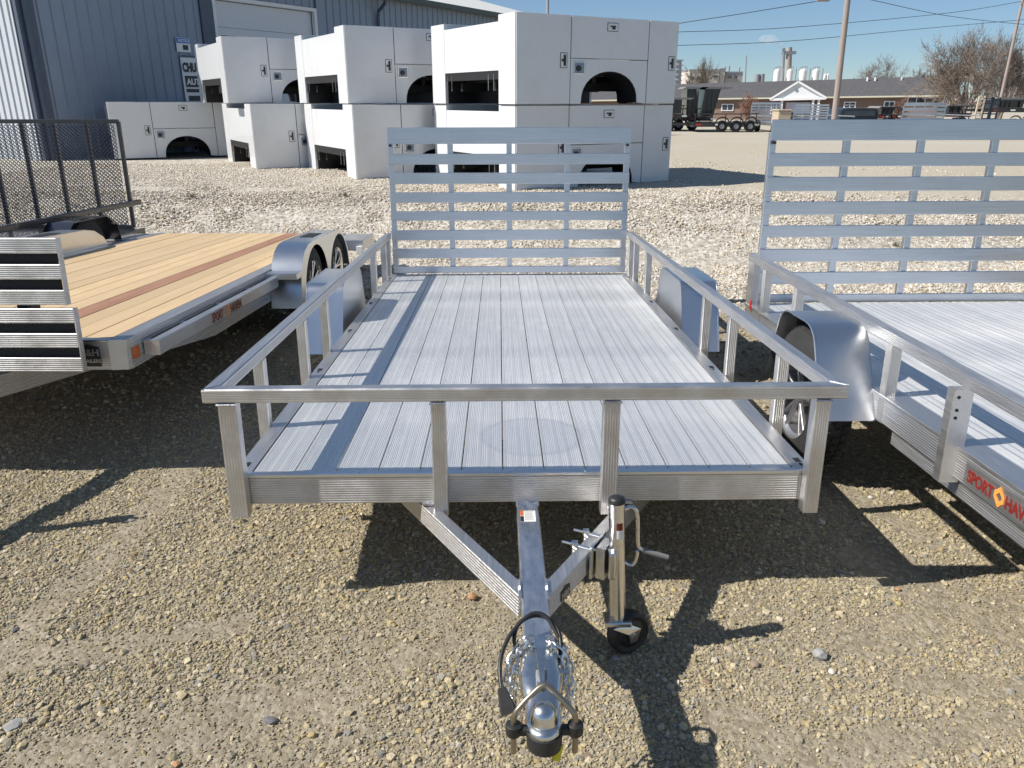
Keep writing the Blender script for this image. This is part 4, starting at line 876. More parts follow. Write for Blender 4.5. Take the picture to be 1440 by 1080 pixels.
# ------------------------------------------------------------------ stacked white service bodies
HB = 1.155
def service_body(label, C, ang, z, L=2.64, Wd=2.45, flip=False, group='white service truck bodies'):
    u = np.array([math.cos(rad(ang)), math.sin(rad(ang)), 0]); w = np.array([-u[1], u[0], 0])
    fr = Frame((C[0], C[1], z), np.array([u*(L/2.64), w, [0, 0, 1]]).T); L = 2.64
    B = Thing('service_body', label, 'truck body', fr, (L/2, Wd/2, 0), group=group)
    a, b, zm, dc = 0.825, 2.11, 0.605, 0.46
    if flip: pass
    for sd in (0, 1):
        def Yc(v): return v if sd == 0 else Wd-v
        def bx(m, x0, x1, y0, y1, z0, z1, c=0.0): ys = sorted((Yc(y0), Yc(y1))); m.box(x0, x1, ys[0], ys[1], z0, z1, c)
        m = MB(); bx(m, 0, a-0.002, 0.008, dc, 0.0, HB, 0.004); bx(m, b+0.002, L, 0.008, dc, 0.0, HB, 0.004); bx(m, a-0.001, b+0.001, 0.008, dc, zm, HB-0.002)
        B.part('side_compartment', m, WHITE)
        # doors: slabs proud of the body, open seams between
        g = 0.006
        def door(x0, x1, z0, z1, name='compartment_door', lt=None):
            m = MB(); bx(m, x0+g, x1-g, -0.014, 0.006, z0+g, z1-g, 0.004); D = B.part(name, m, WHITE)
            if lt:
                lx, lz, hz = lt; ww, hh = (0.056, 0.100) if not hz else (0.088, 0.057)
                m = MB(); bx(m, lx-ww, lx+ww, -0.019, -0.0145, lz-hh, lz+hh, 0.002); lp = B.part('latch', m, GAPM, D)
                m = MB(); bx(m, lx-ww+0.008, lx+ww-0.008, -0.0205, -0.0192, lz-hh+0.008, lz+hh-0.008); B.part('latch_recess', m, WHITE if True else UNDER, D)
                m = MB()
                if hz: bx(m, lx-0.045, lx+0.045, -0.028, -0.021, lz+0.0, lz+0.018); bx(m, lx-0.012, lx+0.035, -0.030, -0.021, lz-0.03, lz+0.0)
                else: bx(m, lx-0.004, lx+0.030, -0.028, -0.021, lz-0.072, lz+0.072); bx(m, lx-0.034, lx+0.0, -0.030, -0.021, lz-0.016, lz+0.016)
                B.part('latch_handle', m, PLASTIC, D)
            return D
        bx_ = MB(); bx(bx_, 0.004, a-0.004, -0.001, 0.008, 0.004, HB-0.004); bx(bx_, b+0.004, L-0.004, -0.001, 0.008, 0.004, HB-0.004); bx(bx_, a-0.003, b+0.003, -0.001, 0.008, zm+0.004, HB-0.004)
        B.part('door_seal', bx_, GAPM)
        door(0.0, a, 0, HB, lt=(0.715, 0.575, False)); door(b, L, 0, HB, lt=(2.535, 0.575, False)); door(a, b, zm, HB, lt=(1.485, 1.03, True))
        # wheel-arch panel
        out = [(a+g, 0.004), (1.0, 0.004)]
        for t in np.linspace(math.pi, 0, 17): out.append((1.478+0.475*math.cos(t)*(1.0 if 0.3 < t < 2.9 else 1.0), 0.02+0.425*math.sin(t)**0.85))
        out += [(b-g, 0.004), (b-g, zm-g), (a+g, zm-g)]
        m = MB(); m.poly([(p, Yc(-0.010), q) for p, q in out], (0, 1 if sd == 0 else -1, 0), 0.016); B.part('wheel_arch_panel', m, WHITE)
        m = MB(); xs_ = np.linspace(math.pi, 0, 17); ring = [[np.array([1.478+(0.475-r_)*math.cos(t), Yc(yy), 0.02+(0.425-r_)*math.sin(t)**0.85]) for r_, yy in ((0, 0.0), (0.006, 0.0), (0.006, dc), (0, dc))] for t in xs_]
        m.loft(ring); B.part('wheel_well', m, UNDER)
        if sd == 0:
            m = MB(); bx(m, 0.870, 1.055, -0.016, -0.0105, 0.395, 0.570, 0.008); fc = B.part('fuel_filler', m, ZINC)
            m = MB(); bx(m, 0.886, 1.039, -0.0180, -0.0165, 0.411, 0.554); B.part('filler_cup', m, WALLM, fc)
            m = MB(); m.lathe((0.95, Yc(-0.018), 0.475), (0, -1 if sd == 0 else 1, 0), [(0, 0.04), (0.014, 0.038), (0.016, 0.022), (0.016, 0)], 20); B.part('filler_neck', m, PLASTIC, fc)
    # end walls
    for e in (0, 1):
        x0 = 0.004 if e == 0 else L-0.04; x1 = x0+0.036
        m = MB(); m.box(x0, x1, dc+0.001, Wd-dc-0.001, 0.445, HB-0.085, 0.003); B.part('end_panel', m, WHITE)
        m = MB(); m.box(x0+0.01, x1+0.06, dc+0.001, Wd-dc-0.001, 0.33, 0.444); cm = B.part('rear_crossmember', m, UNDER)
        for yy in (dc+0.14, dc+0.30, Wd-dc-0.22, Wd-dc-0.08):
            m = MB(); m.box(x0+0.002, x0+0.012, yy, yy+0.012, 0.18, 0.40); B.part('lamp_wire', m, ZINC, cm)
    for yy in (dc+0.001, Wd-dc-0.007):  # black sheets added as painted shade over the white inner walls
        for q0, q1 in ((0.045, 0.98), (1.98, L-0.045)):
            m = MB(); m.box(q0, q1, yy, yy+0.006, 0.0, 0.44); B.part('shade_panel', m, UNDER)
    for q0 in (0.50,):  # black cross sheet added so the end opening looks unlit
        m = MB(); m.box(q0, q0+0.03, dc+0.008, Wd-dc-0.008, 0.0, 0.29); B.part('shade_panel', m, UNDER)
    m = MB(); m.box(0.05, L-0.05, dc+0.002, Wd-dc-0.002, 0.40, 0.43)
    for xx in (0.35, 0.9, 1.5, 2.1): m.box(xx, xx+0.06, dc+0.002, Wd-dc-0.002, 0.30, 0.399)
    B.part('bed_floor', m, UNDER)
    for yy in (0.75, Wd-0.80):
        m = MB(); m.box(0.12, L-0.1, yy, yy+0.06, 0.18, 0.299); B.part('frame_rail', m, UNDER)
    return B
ZP = 0.55
def pallet(x, y, ang, label):
    fr = yawtilt((x, y, ZP), -ang, 0); B = Thing('timber_runner', label, 'timber', fr, (0, 0, 0), group='timbers under the service bodies')
    return B
service_body('lower white service truck body of the nearest stack, behind the ramp gate', (0.047, 11.46), 31, ZP, L=2.87, Wd=2.6)
service_body('upper white service truck body of the nearest and tallest stack', (0.047, 11.40), 31, ZP+HB+0.014, L=2.87, Wd=2.6)
service_body('lower white service truck body of the middle stack', (-2.55, 13.22), 30, ZP, Wd=2.7)
service_body('upper white service truck body of the middle stack', (-2.63, 13.36), 30, ZP+HB+0.014, Wd=2.8)
service_body('lower white service truck body of the far left stack, set forward to the right', (-4.80, 15.20), 30.0, ZP, Wd=2.6)
service_body('upper white service truck body of the far left stack, shifted back to the left', (-5.33, 15.62), 30.0, ZP+HB+0.014, Wd=2.95)
service_body('single unstacked white service truck body standing low beside the blue building', (-8.50, 17.42), 29.0, ZP+0.03)

# ------------------------------------------------------------------ blue-grey metal building
BQ = np.array([-10.01, 17.37, 0.45]); A30 = rad(30)
BLF = Frame(BQ, np.array([[math.cos(A30), math.sin(A30), 0], [math.sin(A30), math.cos(A30), 0], [0, 0, 1]]))
# frame axes: X = along outward normal (+x right/front), Y = along wall
nX = np.array([math.cos(A30), -math.sin(A30), 0]); nY = np.array([math.sin(A30), math.cos(A30), 0])
BLF = Frame(BQ, np.array([nX, nY, [0, 0, 1]]).T)
BG = Thing('metal_building', 'large blue grey ribbed metal building with pale roof and white overhead door', 'building', BLF, (-6, 10, 0))
def panel_profile(wd, n):
    pts = [(0, -0.01)]
    for i in range(n):
        c = wd*(i+0.5)/n; pts += [(c-0.035, 0), (c-0.018, 0.028), (c+0.018, 0.028), (c+0.035, 0)]
    return [(0, 0)]+pts[1:]+[(wd, 0), (wd, -0.02), (0, -0.02)]
HE = 4.32
def wall_panels(y0, y1, z0, z1, mat=WALLM):
    n = int(round((y1-y0)/0.9)); wd = (y1-y0)/n; m = MB(); m.ext([(a, b) for a, b in panel_profile(wd, 3)], (0, 0, z0), (0, 0, z1), (0, 1, 0), (1, 0, 0)); me = m.mesh('wall_panel', mat)
    for i in range(n): BG.inst('wall_panel', me, (0, y0+i*wd, 0))
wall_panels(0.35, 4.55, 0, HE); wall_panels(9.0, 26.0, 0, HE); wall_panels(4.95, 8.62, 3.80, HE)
m = MB(); m.box(-0.06, 0.05, 4.56, 4.93, 0, HE); BG.part('door_jamb', m, TRIM)
m = MB(); m.box(-0.05, 0.06, 4.94, 5.03, 0, 3.79); m.box(-0.05, 0.06, 8.56, 8.66, 0, 3.79); m.box(-0.05, 0.06, 5.03, 8.56, 3.70, 3.79); BG.part('door_frame', m, WTRIM)
m = MB(); m.box(-0.05, 0.05, 8.67, 9.0, 0, HE); BG.part('wall_trim', m, WALLM)
for k in range(6):
    m = MB(); m.box(-0.14, -0.08, 5.03, 8.56, k*0.616, k*0.616+0.606, 0.005); dp = BG.part('door_section', m, DOORM)
    if k == 4:
        for j in range(4):
            m = MB(); m.box(-0.079, -0.072, 5.20+j*0.86, 5.20+j*0.86+0.50, k*0.616+0.15, k*0.616+0.42); BG.part('door_window', m, GLASS, dp)
m = MB(); m.box(-0.02, 0.09, -0.02, 0.35, 0, HE+0.1); BG.part('corner_trim', m, TRIM)
# end wall left of the corner (projecting wing), sunlight put into its paler colour
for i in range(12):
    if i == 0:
        m = MB(); m.ext([(a, b) for a, b in panel_profile(0.9, 4)], (0, 0, 0), (0, 0, 6.0), (-1, 0, 0), (0, -1, 0)); mew = m.mesh('wall_panel', simple('sunlit_wall_sheet', (0.50, 0.54, 0.58), 0.45, var=0.04))
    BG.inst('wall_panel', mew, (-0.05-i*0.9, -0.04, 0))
m = MB(); m.cyl((0.16, 0.12, 0.1), (0.16, 0.12, HE+0.2), 0.05, 10); BG.part('downspout', m, TRIM)
m = MB(); m.box(-10.8, -0.1, 0.1, 26, 0, HE+0.05); BG.part('interior_block', m, WALLM)
# roof, gutter and downpipe
m = MB(); m.poly([(0.35, 0, HE+0.02), (0.35, 0, HE+0.12), (-5.6, 0, HE+1.65), (-11.2, 0, HE+0.1), (-11.2, 0, HE)], (0, 1, 0), 26.3); BG.part('roof', m, ROOFM)
m = MB(); m.box(0.36, 0.48, -0.1, 26.3, HE-0.03, HE+0.13, 0.01); BG.part('gutter', m, GREEN)
m = MB(); m.tube([(0.42, 11.4, HE-0.02), (0.40, 11.4, HE-0.15), (0.12, 11.4, HE-0.38), (0.09, 11.4, HE-0.6), (0.09, 11.4, 0.1)], 0.055, 10); BG.part('downspout', m, TRIM)
# wall signs (flat boards)
def board(y0, y1, z0, z1, mat, name, x=0.035, par=None):
    m = MB(); m.box(x, x+0.012, y0, y1, z0, z1); return BG.part(name, m, mat, par)
b1 = board(3.72, 4.12, 2.42, 2.74, WV, 'notice_sign'); board(3.73, 4.11, 2.62, 2.73, BLUEV, 'notice_sign_band', 0.048, b1)
BG.text('notice_sign_letters', 'NOTICE', (0.062, 3.77, 2.645), (0, 1, 0), (0, 0, 1), 0.065, WV, b1, bold=0.002)
board(3.90, 4.04, 2.47, 2.58, BLKV, 'notice_sign_print', 0.048, b1)
b2 = board(3.78, 4.56, 0.95, 2.36, WV, 'shop_sign'); board(3.79, 4.55, 2.30, 2.355, TRIM, 'shop_sign_top', 0.048, b2)
BG.text('shop_sign_letters', 'CHUCK\'S', (0.062, 3.80, 1.98), (0, 1, 0), (0, 0, 1), 0.20, BLKV, b2, bold=0.014, wide=0.68)
board(3.84, 4.52, 1.62, 1.88, BLKV, 'shop_sign_band', 0.048, b2)
BG.text('shop_sign_letters', 'AUTO', (0.064, 3.87, 1.68), (0, 1, 0), (0, 0, 1), 0.14, WV, b2, bold=0.008)
board(3.84, 4.52, 1.50, 1.58, BLKV, 'shop_sign_band', 0.048, b2); board(3.88, 4.5, 1.30, 1.42, BLKV, 'shop_sign_band', 0.048, b2); board(3.84, 4.52, 1.05, 1.24, BLKV, 'shop_sign_band', 0.048, b2)

# ------------------------------------------------------------------ far side of the lot
def zt(x, y): return float(height(np.array([x]), np.array([y]))[0])
def far_frame(px, Y, py=180):
    p = gy(px, py, Y); return Frame((p[0], Y, zt(p[0], Y)), np.eye(3))
# long brick building
lb0 = gy(935, 141, 100); lb1 = gy(1332, 133.5, 88); dv = lb1-lb0; Lb = float(np.hypot(dv[0], dv[1])); ub = np.array([dv[0], dv[1], 0])/Lb; wb = np.array([-ub[1], ub[0], 0]); gzb = zt(lb0[0], 95)-0.1
LBF = Frame((lb0[0], lb0[1], gzb), np.array([ub, wb, [0, 0, 1]]).T)
H0 = lb0[2]-gzb; H1 = lb1[2]-gzb; HEv = (H0+H1)/2
LB = Thing('brick_building', 'long low red brick building with dark shingle roof and white gabled porch', 'building', LBF, (Lb/2, 4, 0))
m = MB(); m.poly([(-12, 0.5, 0), (Lb-0.6, 0.5, 0), (Lb-0.6, 0.5, H1), (-12, 0.5, H0)], (0, 1, 0), 9); LB.part('wall', m, BRICK)
def lbp(px, py, y):   # pixel on the plane y (frame)
    return LBF.Y(px, py, y)
r0 = lbp(935, 121.5, 5.5); r1 = lbp(1300, 108, 5.5)
m = MB(); m.add([(-12, 0, H0), (Lb, 0, H1), (Lb-2.5, 5.5, r1[2]), (-12, 5.5, r0[2]), (Lb, 11, H1), (-12, 11, H0), (-12, 0, H0-0.18), (Lb, 0, H1-0.18), (Lb, 11, H1-0.18), (-12, 11, H0-0.18)],
    [(0, 1, 2, 3), (3, 2, 4, 5), (1, 4, 2), (6, 7, 1, 0), (7, 8, 4, 1), (9, 6, 0, 3, 5), (6, 9, 8, 7)]); rf = LB.part('roof', m, SHINGLE)
m = MB(); m.poly([(-12, -0.12, H0-0.16), (Lb, -0.12, H1-0.16), (Lb, -0.12, H1+0.0), (-12, -0.12, H0+0.0)], (0, 1, 0), 0.115); LB.part('fascia', m, simple('cream_fascia', (0.55, 0.53, 0.42), 0.6))
for px in (1220, 1231, 1268, 1058):
    q = lbp(px, 112 if px > 1100 else 128, 4.6); m = MB(); m.cyl((q[0], 4.6, q[2]-0.7), (q[0], 4.6, q[2]+0.25), 0.12, 8); LB.part('roof_vent', m, WTRIM, rf)
def win(px0, px1, py0, py1, nm=2, rows=1):
    a = lbp(px0, py1, 0.45); b = lbp(px1, py0, 0.45); x0, x1, z0, z1 = a[0], b[0], a[2], b[2]
    m = MB(); m.box(x0-0.08, x1+0.08, 0.40, 0.49, z0-0.08, z1+0.08); F_ = LB.part('window', m, WTRIM)
    for i in range(nm):
        for j in range(rows):
            w_ = (x1-x0)/nm; h_ = (z1-z0)/rows; m = MB(); m.box(x0+i*w_+0.05, x0+(i+1)*w_-0.05, 0.37, 0.395, z0+j*h_+0.05, z0+(j+1)*h_-0.05); LB.part('pane', m, GLASS, F_)
win(1015, 1031, 147, 155, 2); win(1187, 1203, 144, 151.5, 2, 2); win(1241, 1258, 143, 165, 2, 3); win(1276, 1326, 137, 146, 4); win(1084, 1092, 146, 160, 1, 2); win(955, 970, 150, 158, 2)
# portico
pa = lbp(1085, 140, -1.2); pb = lbp(1160, 138, -1.2); pc_ = lbp(1123, 115, -1.2)
m = MB(); m.poly([(pa[0]+.2, -1.1, pa[2]+.1), (pb[0]-.2, -1.1, pb[2]+.1), (pc_[0], -1.1, pc_[2]-.15)], (0, 1, 0), 0.4); po = LB.part('porch_gable', m, simple('porch_siding', (0.66, 0.69, 0.72), 0.6))
m = MB(); m.bar((pa[0]-.1, -1.15, pa[2]), (pb[0]+.1, -1.15, pb[2]), 0.3, 0.28); m.bar((pa[0]-.2, -1.15, pa[2]), (pc_[0], -1.15, pc_[2]), 0.4, 0.2); m.bar((pc_[0], -1.15, pc_[2]), (pb[0]+.2, -1.15, pb[2]), 0.4, 0.2); LB.part('porch_trim', m, WTRIM, po)
m = MB(); m.poly([(pa[0]-.1, -0.6, pa[2]+.05), (pc_[0], -0.6, pc_[2]+.0), (pb[0]+.1, -0.6, pb[2]+.05)], (0, 1, 0), 4.5); LB.part('porch_roof', m, SHINGLE)
m = MB(); m.lathe((pc_[0]-0.1, -1.12, pa[2]+0.95), (0, -1, 0), [(0, 0.16), (0.03, 0.16), (0.03, 0)], 12); LB.part('gable_clock', m, GREYS, po)
for px in (1100, 1144, 1152):
    q = lbp(px, 140, -1.0); m = MB(); m.box(q[0]-.12, q[0]+.12, -1.1, -0.86, 0, pa[2]); LB.part('porch_column', m, WTRIM)
m = MB(); q0 = lbp(1104, 158, -0.3); q1 = lbp(1140, 144, -0.3); m.box(q0[0], q1[0], -0.3, -0.2, q0[2], q1[2]); LB.part('entrance_glass', m, simple('lilac_entry_glass', (0.45, 0.46, 0.58), 0.3))

# factory, tanks, stacks far away
def tower(name, label, cat, px, py0, py1, Y, r, mat, taper=1.0, group=None):
    a = gy(px, py1, Y); b = gy(px, py0, Y); g = -1.0; t = Thing(name, label, cat, loc=(a[0], Y, g), group=group)
    m = MB(); m.tube([(a[0], Y, g), (b[0], Y, b[2])], [r, r*taper], 12); t.part('shaft', m, mat, smooth=40); return t, a, b
fa = gy(969, 116, 300); fb = gy(1048, 116, 300)
FB = Thing('factory_building', 'pale beige factory block on the horizon left of the tanks', 'building', loc=((fa[0]+fb[0])/2, 300, -1))
def fpt(px, py, Y=300): p = gy(px, py, Y); return p[0], p[2]
for nm, (p0, p1, top, dy, mt) in {'tall_block': (969, 1012, 99.5, 0, BEIGE), 'mid_block': (1012.3, 1021, 98, 1, BEIGE), 'low_block': (1021.3, 1047, 102.5, 2, simple('grey_beige_cladding', (0.40, 0.38, 0.36), 0.8))}.items():
    x0, _ = fpt(p0, 116); x1, z1 = fpt(p1, top); m = MB(); m.box(x0, x1, 300+dy, 330, -1, z1); FB.part('block', m, mt)
    m = MB(); m.box(x0-.2, x1-.05, 299.8+dy, 330, z1+0.01, z1+0.5); FB.part('parapet', m, STEELG)
for px, top in ((1024, 93), (1030, 92), (1044.5, 94)):
    x0, z1 = fpt(px, top); m = MB(); m.cyl((x0, 304, 8), (x0, 304, z1), 0.25, 6); FB.part('vent_pipe', m, STEELG)
for (p0, p1, q0, q1) in ((973, 976, 108, 112), (980, 983, 108, 112), (1003, 1010, 106, 109), (1026, 1029, 107, 110), (1034, 1037, 107, 110)):
    x0, z0 = fpt(p0, q1, 299.5); x1, z1 = fpt(p1, q0, 299.5); m = MB(); m.box(x0, x1, 299.4, 299.7+3, z0, z1); FB.part('window', m, GLASS)
words = ['leftmost', 'second from the left', 'third from the left, rust stained', 'rightmost']
for k, (p0, p1) in enumerate(((1087, 1098), (1105, 1115.5), (1122.5, 1135), (1141, 1152.5))):
    a = gy(p0, 116, 260); b = gy(p1, 100, 260); R_ = (b[0]-a[0])/2; xc = (a[0]+b[0])/2
    t = Thing('storage_tank', f'white cylindrical storage tank behind the brick building, {words[k]} of four', 'tank', loc=(xc, 260, -1), group='white storage tanks')
    m = MB(); m.lathe((xc, 260, -1), (0, 0, 1), [(0, R_), (b[2]+1, R_), (b[2]+1.5, R_*0.6), (b[2]+1.8, 0)], 28); t.part('shell', m, TANKW, smooth=30)
    m = MB(); m.torus((xc, 260, b[2]+1.2), (0, 0, 1), R_*0.97, 0.06, 20, 4)
    for j in range(8): m.cyl((xc+R_*0.97*math.cos(j*.785), 260+R_*0.97*math.sin(j*.785), b[2]), (xc+R_*0.97*math.cos(j*.785), 260+R_*0.97*math.sin(j*.785), b[2]+1.2), 0.05, 4)
    t.part('railing', m, STEELG)
    m = MB(); m.box(xc+R_+0.2, xc+R_+0.4, 258, 258.3, -1, b[2]+0.8); t.part('ladder', m, STEELG)
for k, px in enumerate((1160, 1164)):
    a = gy(px-2.2, 112, 262); b = gy(px+2.2, 105, 262); xc = (a[0]+b[0])/2; R_ = (b[0]-a[0])/2
    m = MB(); m.lathe((xc, 262, -1), (0, 0, 1), [(0, R_), (b[2]+1, R_), (b[2]+1.4, 0)], 16); o = bpy.data.objects.new('small_tank', m.mesh('small_tank', TANKW, smooth=30)); COL.objects.link(o); tag(o, ['small pale tank beside the rightmost storage tank', 'small pale tank almost behind the near utility pole'][k], 'tank')
t, a, b = tower('flue_stack', 'thin dark flue stack giving off white steam', 'chimney', 1102.5, 68, 116, 280, 0.45, STEELG)
t2, a2, b2_ = tower('chimney', 'thick grey chimney with a cross arm near its top', 'chimney', 1110, 66.5, 116, 285, 1.25, simple('grey_chimney', (0.33, 0.30, 0.27), 0.8), 0.75)
m = MB(); m.box(b2_[0]-2.2, b2_[0]+2.2, 284, 286, b2_[2]-2.2, b2_[2]-1.2); t2.part('platform', m, STEELG)
for px, top, r, lb in ((1049.6, 78, 0.22, 'slender dark mast right of the factory block'), (1065, 104.5, 1.0, 'short grey silo pipe left of the tanks, first'), (1072, 104, 0.9, 'short grey silo pipe left of the tanks, second')):
    tower('mast', lb, 'mast', px, top, 116, 270, r, STEELG, 0.9)
tw, a, b = tower('lattice_tower', 'grey process tower just right of the white stack of bodies', 'tower', 954.5, 84, 118, 250, 0.9, STEELG)
m = MB()
for j in range(7):
    z = b[2]*(0.35+0.65*j/6); m.box(b[0]-1.3, b[0]+1.3, 249, 251, z-0.25, z)
tw.part('platform', m, STEELG)
# steam
sm, nt, bs = newmat('steam'); nt.nodes.remove(bs); vp = nt.nodes.new('ShaderNodeVolumePrincipled'); vp.inputs['Color'].default_value = (0.95, 0.93, 0.93, 1); vp.inputs['Density'].default_value = 0.11; nt.links.new(vp.outputs[0], nt.nodes['Material Output'].inputs['Volume'])
sm0 = gy(1102, 66, 280); sm1 = gy(1078, 54, 280); m = MB(); sr = random.Random(3)
bm = bmesh.new()
for k in range(14):
    t_ = k/13; c_ = sm0*(1-t_)+sm1*t_; r = 0.5+1.2*t_**0.8
    Mx = Matrix.Translation((c_[0]+sr.uniform(-.5, .5), 280+sr.uniform(-.5, .5), c_[2]+sr.uniform(-.6, .6)))@Matrix.Diagonal((r*1.3, r, r*0.75, 1)); bmesh.ops.create_icosphere(bm, subdivisions=2, radius=1, matrix=Mx)
me = bpy.data.meshes.new('steam_plume'); bm.to_mesh(me); bm.free(); me.materials.append(sm)
o = bpy.data.objects.new('steam_plume', me); COL.objects.link(o); tag(o, 'small drifting plume of white steam above the flue stack', 'steam', kind='stuff')

# trees
def x3(a, b): return (a[1]*b[2]-a[2]*b[1], a[2]*b[0]-a[0]*b[2], a[0]*b[1]-a[1]*b[0])
def n3(a):
    l = math.sqrt(a[0]*a[0]+a[1]*a[1]+a[2]*a[2]) or 1.0; return (a[0]/l, a[1]/l, a[2]/l)
def twig(m, pts, rs, n):
    # light tube for branches, plain python
    d = n3([pts[-1][i]-pts[0][i] for i in range(3)]); U = n3(x3(d, (0, 0, 1) if abs(d[2]) < 0.9 else (1, 0, 0))); V = x3(d, U); o = len(m.v)
    cs = [(math.cos(2*math.pi*k/n), math.sin(2*math.pi*k/n)) for k in range(n)]
    for p, r in zip(pts, rs):
        for c, q in cs: m.v.append((p[0]+r*(c*U[0]+q*V[0]), p[1]+r*(c*U[1]+q*V[1]), p[2]+r*(c*U[2]+q*V[2])))
    for i in range(len(pts)-1):
        for k in range(n): m.f.append((o+i*n+k, o+i*n+(k+1) % n, o+(i+1)*n+(k+1) % n, o+(i+1)*n+k))
def bare_tree(name, label, px, pyb, pyt, Y, spread, seed, levels=6, trunks=1, mat=BARK, group=None, lean=0.0, r0=None, ang=0.5, base_z=None):
    rr = random.Random(seed); a = gy(px, pyb, Y); top = gy(px, pyt, Y); z0 = zt(a[0], Y) if base_z is None else base_z
    Ht = top[2]-z0; th = Thing(name, label, 'tree', loc=(a[0], Y, z0), group=group)
    tr = MB(); br = MB(); r0 = r0 or Ht*0.022
    def grow(P, d, L, r, lv):
        n = 3 if lv > 1 else 2; pts = [P]; rs = [r]; dd = d
        for i in range(n):
            dd = n3((dd[0]+rr.gauss(0, .10), dd[1]+rr.gauss(0, .10), dd[2]+rr.gauss(0.03, .06))); q = pts[-1]; pts.append((q[0]+dd[0]*L/n, q[1]+dd[1]*L/n, q[2]+dd[2]*L/n)); rs.append(r*(1-0.35*(i+1)/n))
        twig(tr if lv >= levels-1 else br, pts, rs, 7 if lv >= levels-1 else (4 if lv > 2 else 3))
        if lv == 0: return
        k = rr.choice((2, 3, 3)) if lv > 1 else 3
        for j in range(k+1):
            fr_ = 1.0 if j == 0 else rr.uniform(0.35, 1.0); ii = min(int(fr_*n), n); Pn = pts[ii]
            az = rr.uniform(0, 2*math.pi); tl = ang*rr.uniform(0.5, 1.25)*(0.4 if j == 0 else 1); st = math.sin(tl)*spread; ct = math.cos(tl)
            ref = n3(x3(dd, (0.3, 0.9, 0.1))); v2 = x3(dd, ref); ca, sa = math.cos(az), math.sin(az)
            nd = n3((dd[0]*ct+(ref[0]*ca+v2[0]*sa)*st, dd[1]*ct+(ref[1]*ca+v2[1]*sa)*st, dd[2]*ct+(ref[2]*ca+v2[2]*sa)*st+0.08))
            grow(Pn, nd, L*rr.uniform(0.62, 0.82), max(rs[ii]*0.62, 0.012), lv-1)
    for k in range(trunks):
        az = rr.uniform(0, 6.28); tilt = 0.28 if trunks > 1 else 0.03
        d0 = unit((math.cos(k*2.4+seed)*tilt+lean, math.sin(k*2.4)*tilt, 1))
        grow((a[0]+k*0.2*math.cos(k*2.4), Y, z0-0.1), tuple(d0), Ht*0.36, r0, levels)
    th.part('trunk', tr, mat); th.part('branches', br, mat); return th
bare_tree('bare_tree', 'largest bare tree with several trunks at the right end of the brick building', 1352, 168, 36, 72, 1.35, 5, 6, 3, ang=0.62)
bare_tree('bare_tree', 'bare tree crown crossed by the leaning thin pole near the right edge', 1408, 165, 48, 78, 1.2, 9, 6, 2, ang=0.6)
bare_tree('bare_tree', 'smaller bare tree rising behind the right end of the brick roof', 1308, 150, 84, 98, 1.4, 51, 6, 2, ang=0.62)
bare_tree('bare_tree', 'low wide bare tree rising behind the roof right of the near pole', 1222, 150, 80, 112, 1.5, 12, 6, 2, ang=0.6)
bare_tree('bare_tree', 'narrow bare tree in front of the beige factory block', 993, 150, 79, 118, 0.75, 21, 6, 1, ang=0.6)
bare_tree('bare_tree', 'bare tree filling the right edge behind the stacked black ramps', 1455, 165, 80, 84, 1.3, 33, 6, 2, ang=0.6)
bare_tree('bush', 'reddish leafless bush against the brick wall left of the porch', 1052, 170, 128, 86, 1.4, 40, 5, 3, mat=BUSHM, ang=0.7)
bare_tree('bush', 'tan leafless bush by the brick wall windows at right', 1262, 168, 138, 84, 1.4, 44, 5, 3, mat=BUSHM, ang=0.7)
# hazy treeline on the horizon
m = MB(); tl_ = random.Random(8)
for k in range(120):
    xx = 95+k*1.9; Yt = 190+tl_.uniform(-12, 12); hh = tl_.uniform(6, 12)
    for j in range(7):
        c_ = np.array([xx+tl_.uniform(-2, 2), Yt+tl_.uniform(-2, 2), -1]); e_ = c_+np.array([tl_.uniform(-2.4, 2.4), 0, hh*tl_.uniform(0.6, 1)]); twig(m, [c_, (c_+e_)/2+[tl_.uniform(-.6, .6), 0, 0], e_], [0.18, 0.12, 0.05], 3)
o = bpy.data.objects.new('treeline', m.mesh('treeline', BARK)); COL.objects.link(o); tag(o, 'far bare woodland edge at the right horizon', 'woods', kind='stuff')

# poles and wires
def pole(label, pb, pt, Y, r, arm=None):
    a = gy(*pb, Y); b = gy(*pt, Y); g = zt(a[0], Y); dn = (a-b)/(a[2]-b[2]); base = b+dn*(g-b[2]); b = b+dn*3.0
    t = Thing('utility_pole', label, 'utility pole', loc=tuple(base)); m = MB(); m.tube([base, b], [r, r*0.8], 12); t.part('pole', m, POLEM, smooth=40); return t, b
p1, pt1 = pole('near weathered wooden utility pole leaning beside the white porch', (1174, 160), (1192, 0), 36, 0.135)
p2, pt2 = pole('thin leaning wooden utility pole near the right edge', (1417, 95), (1438, 0), 66, 0.12)
p3 = Thing('flag_pole', 'thin dark pole tip standing up behind the nearest white stack', 'pole', loc=(gy(770, 14, 40)[0], 40, 0)); aa = gy(770, 14, 40); m = MB(); m.cyl((aa[0], 40, 0), (aa[0], 40, gy(770, -40, 40)[2]), 0.07, 8); p3.part('pole', m, STEELG)
def wire(label, pts):
    P = [gy(px, py, Y) for px, py, Y in pts]; m = MB(); m.tube(smoothp(P, 8), 0.018, 5, caps=False)
    o = bpy.data.objects.new('power_line', m.mesh('power_line', WIREM)); COL.objects.link(o); tag(o, label, 'power line', group='overhead power lines')
wire('highest overhead wire crossing the sky from the white stack to the thin pole', [(860, 49, 50), (954, 45, 50), (1106, 39, 52), (1327, 19, 60), (1436, 2, 66), (1560, -22, 72)])
wire('lower overhead wire passing behind the near pole above the brick roof', [(860, 68, 50), (952, 64, 50), (1106, 58, 52), (1290, 41, 60), (1436, 28, 66), (1560, 17, 72)])
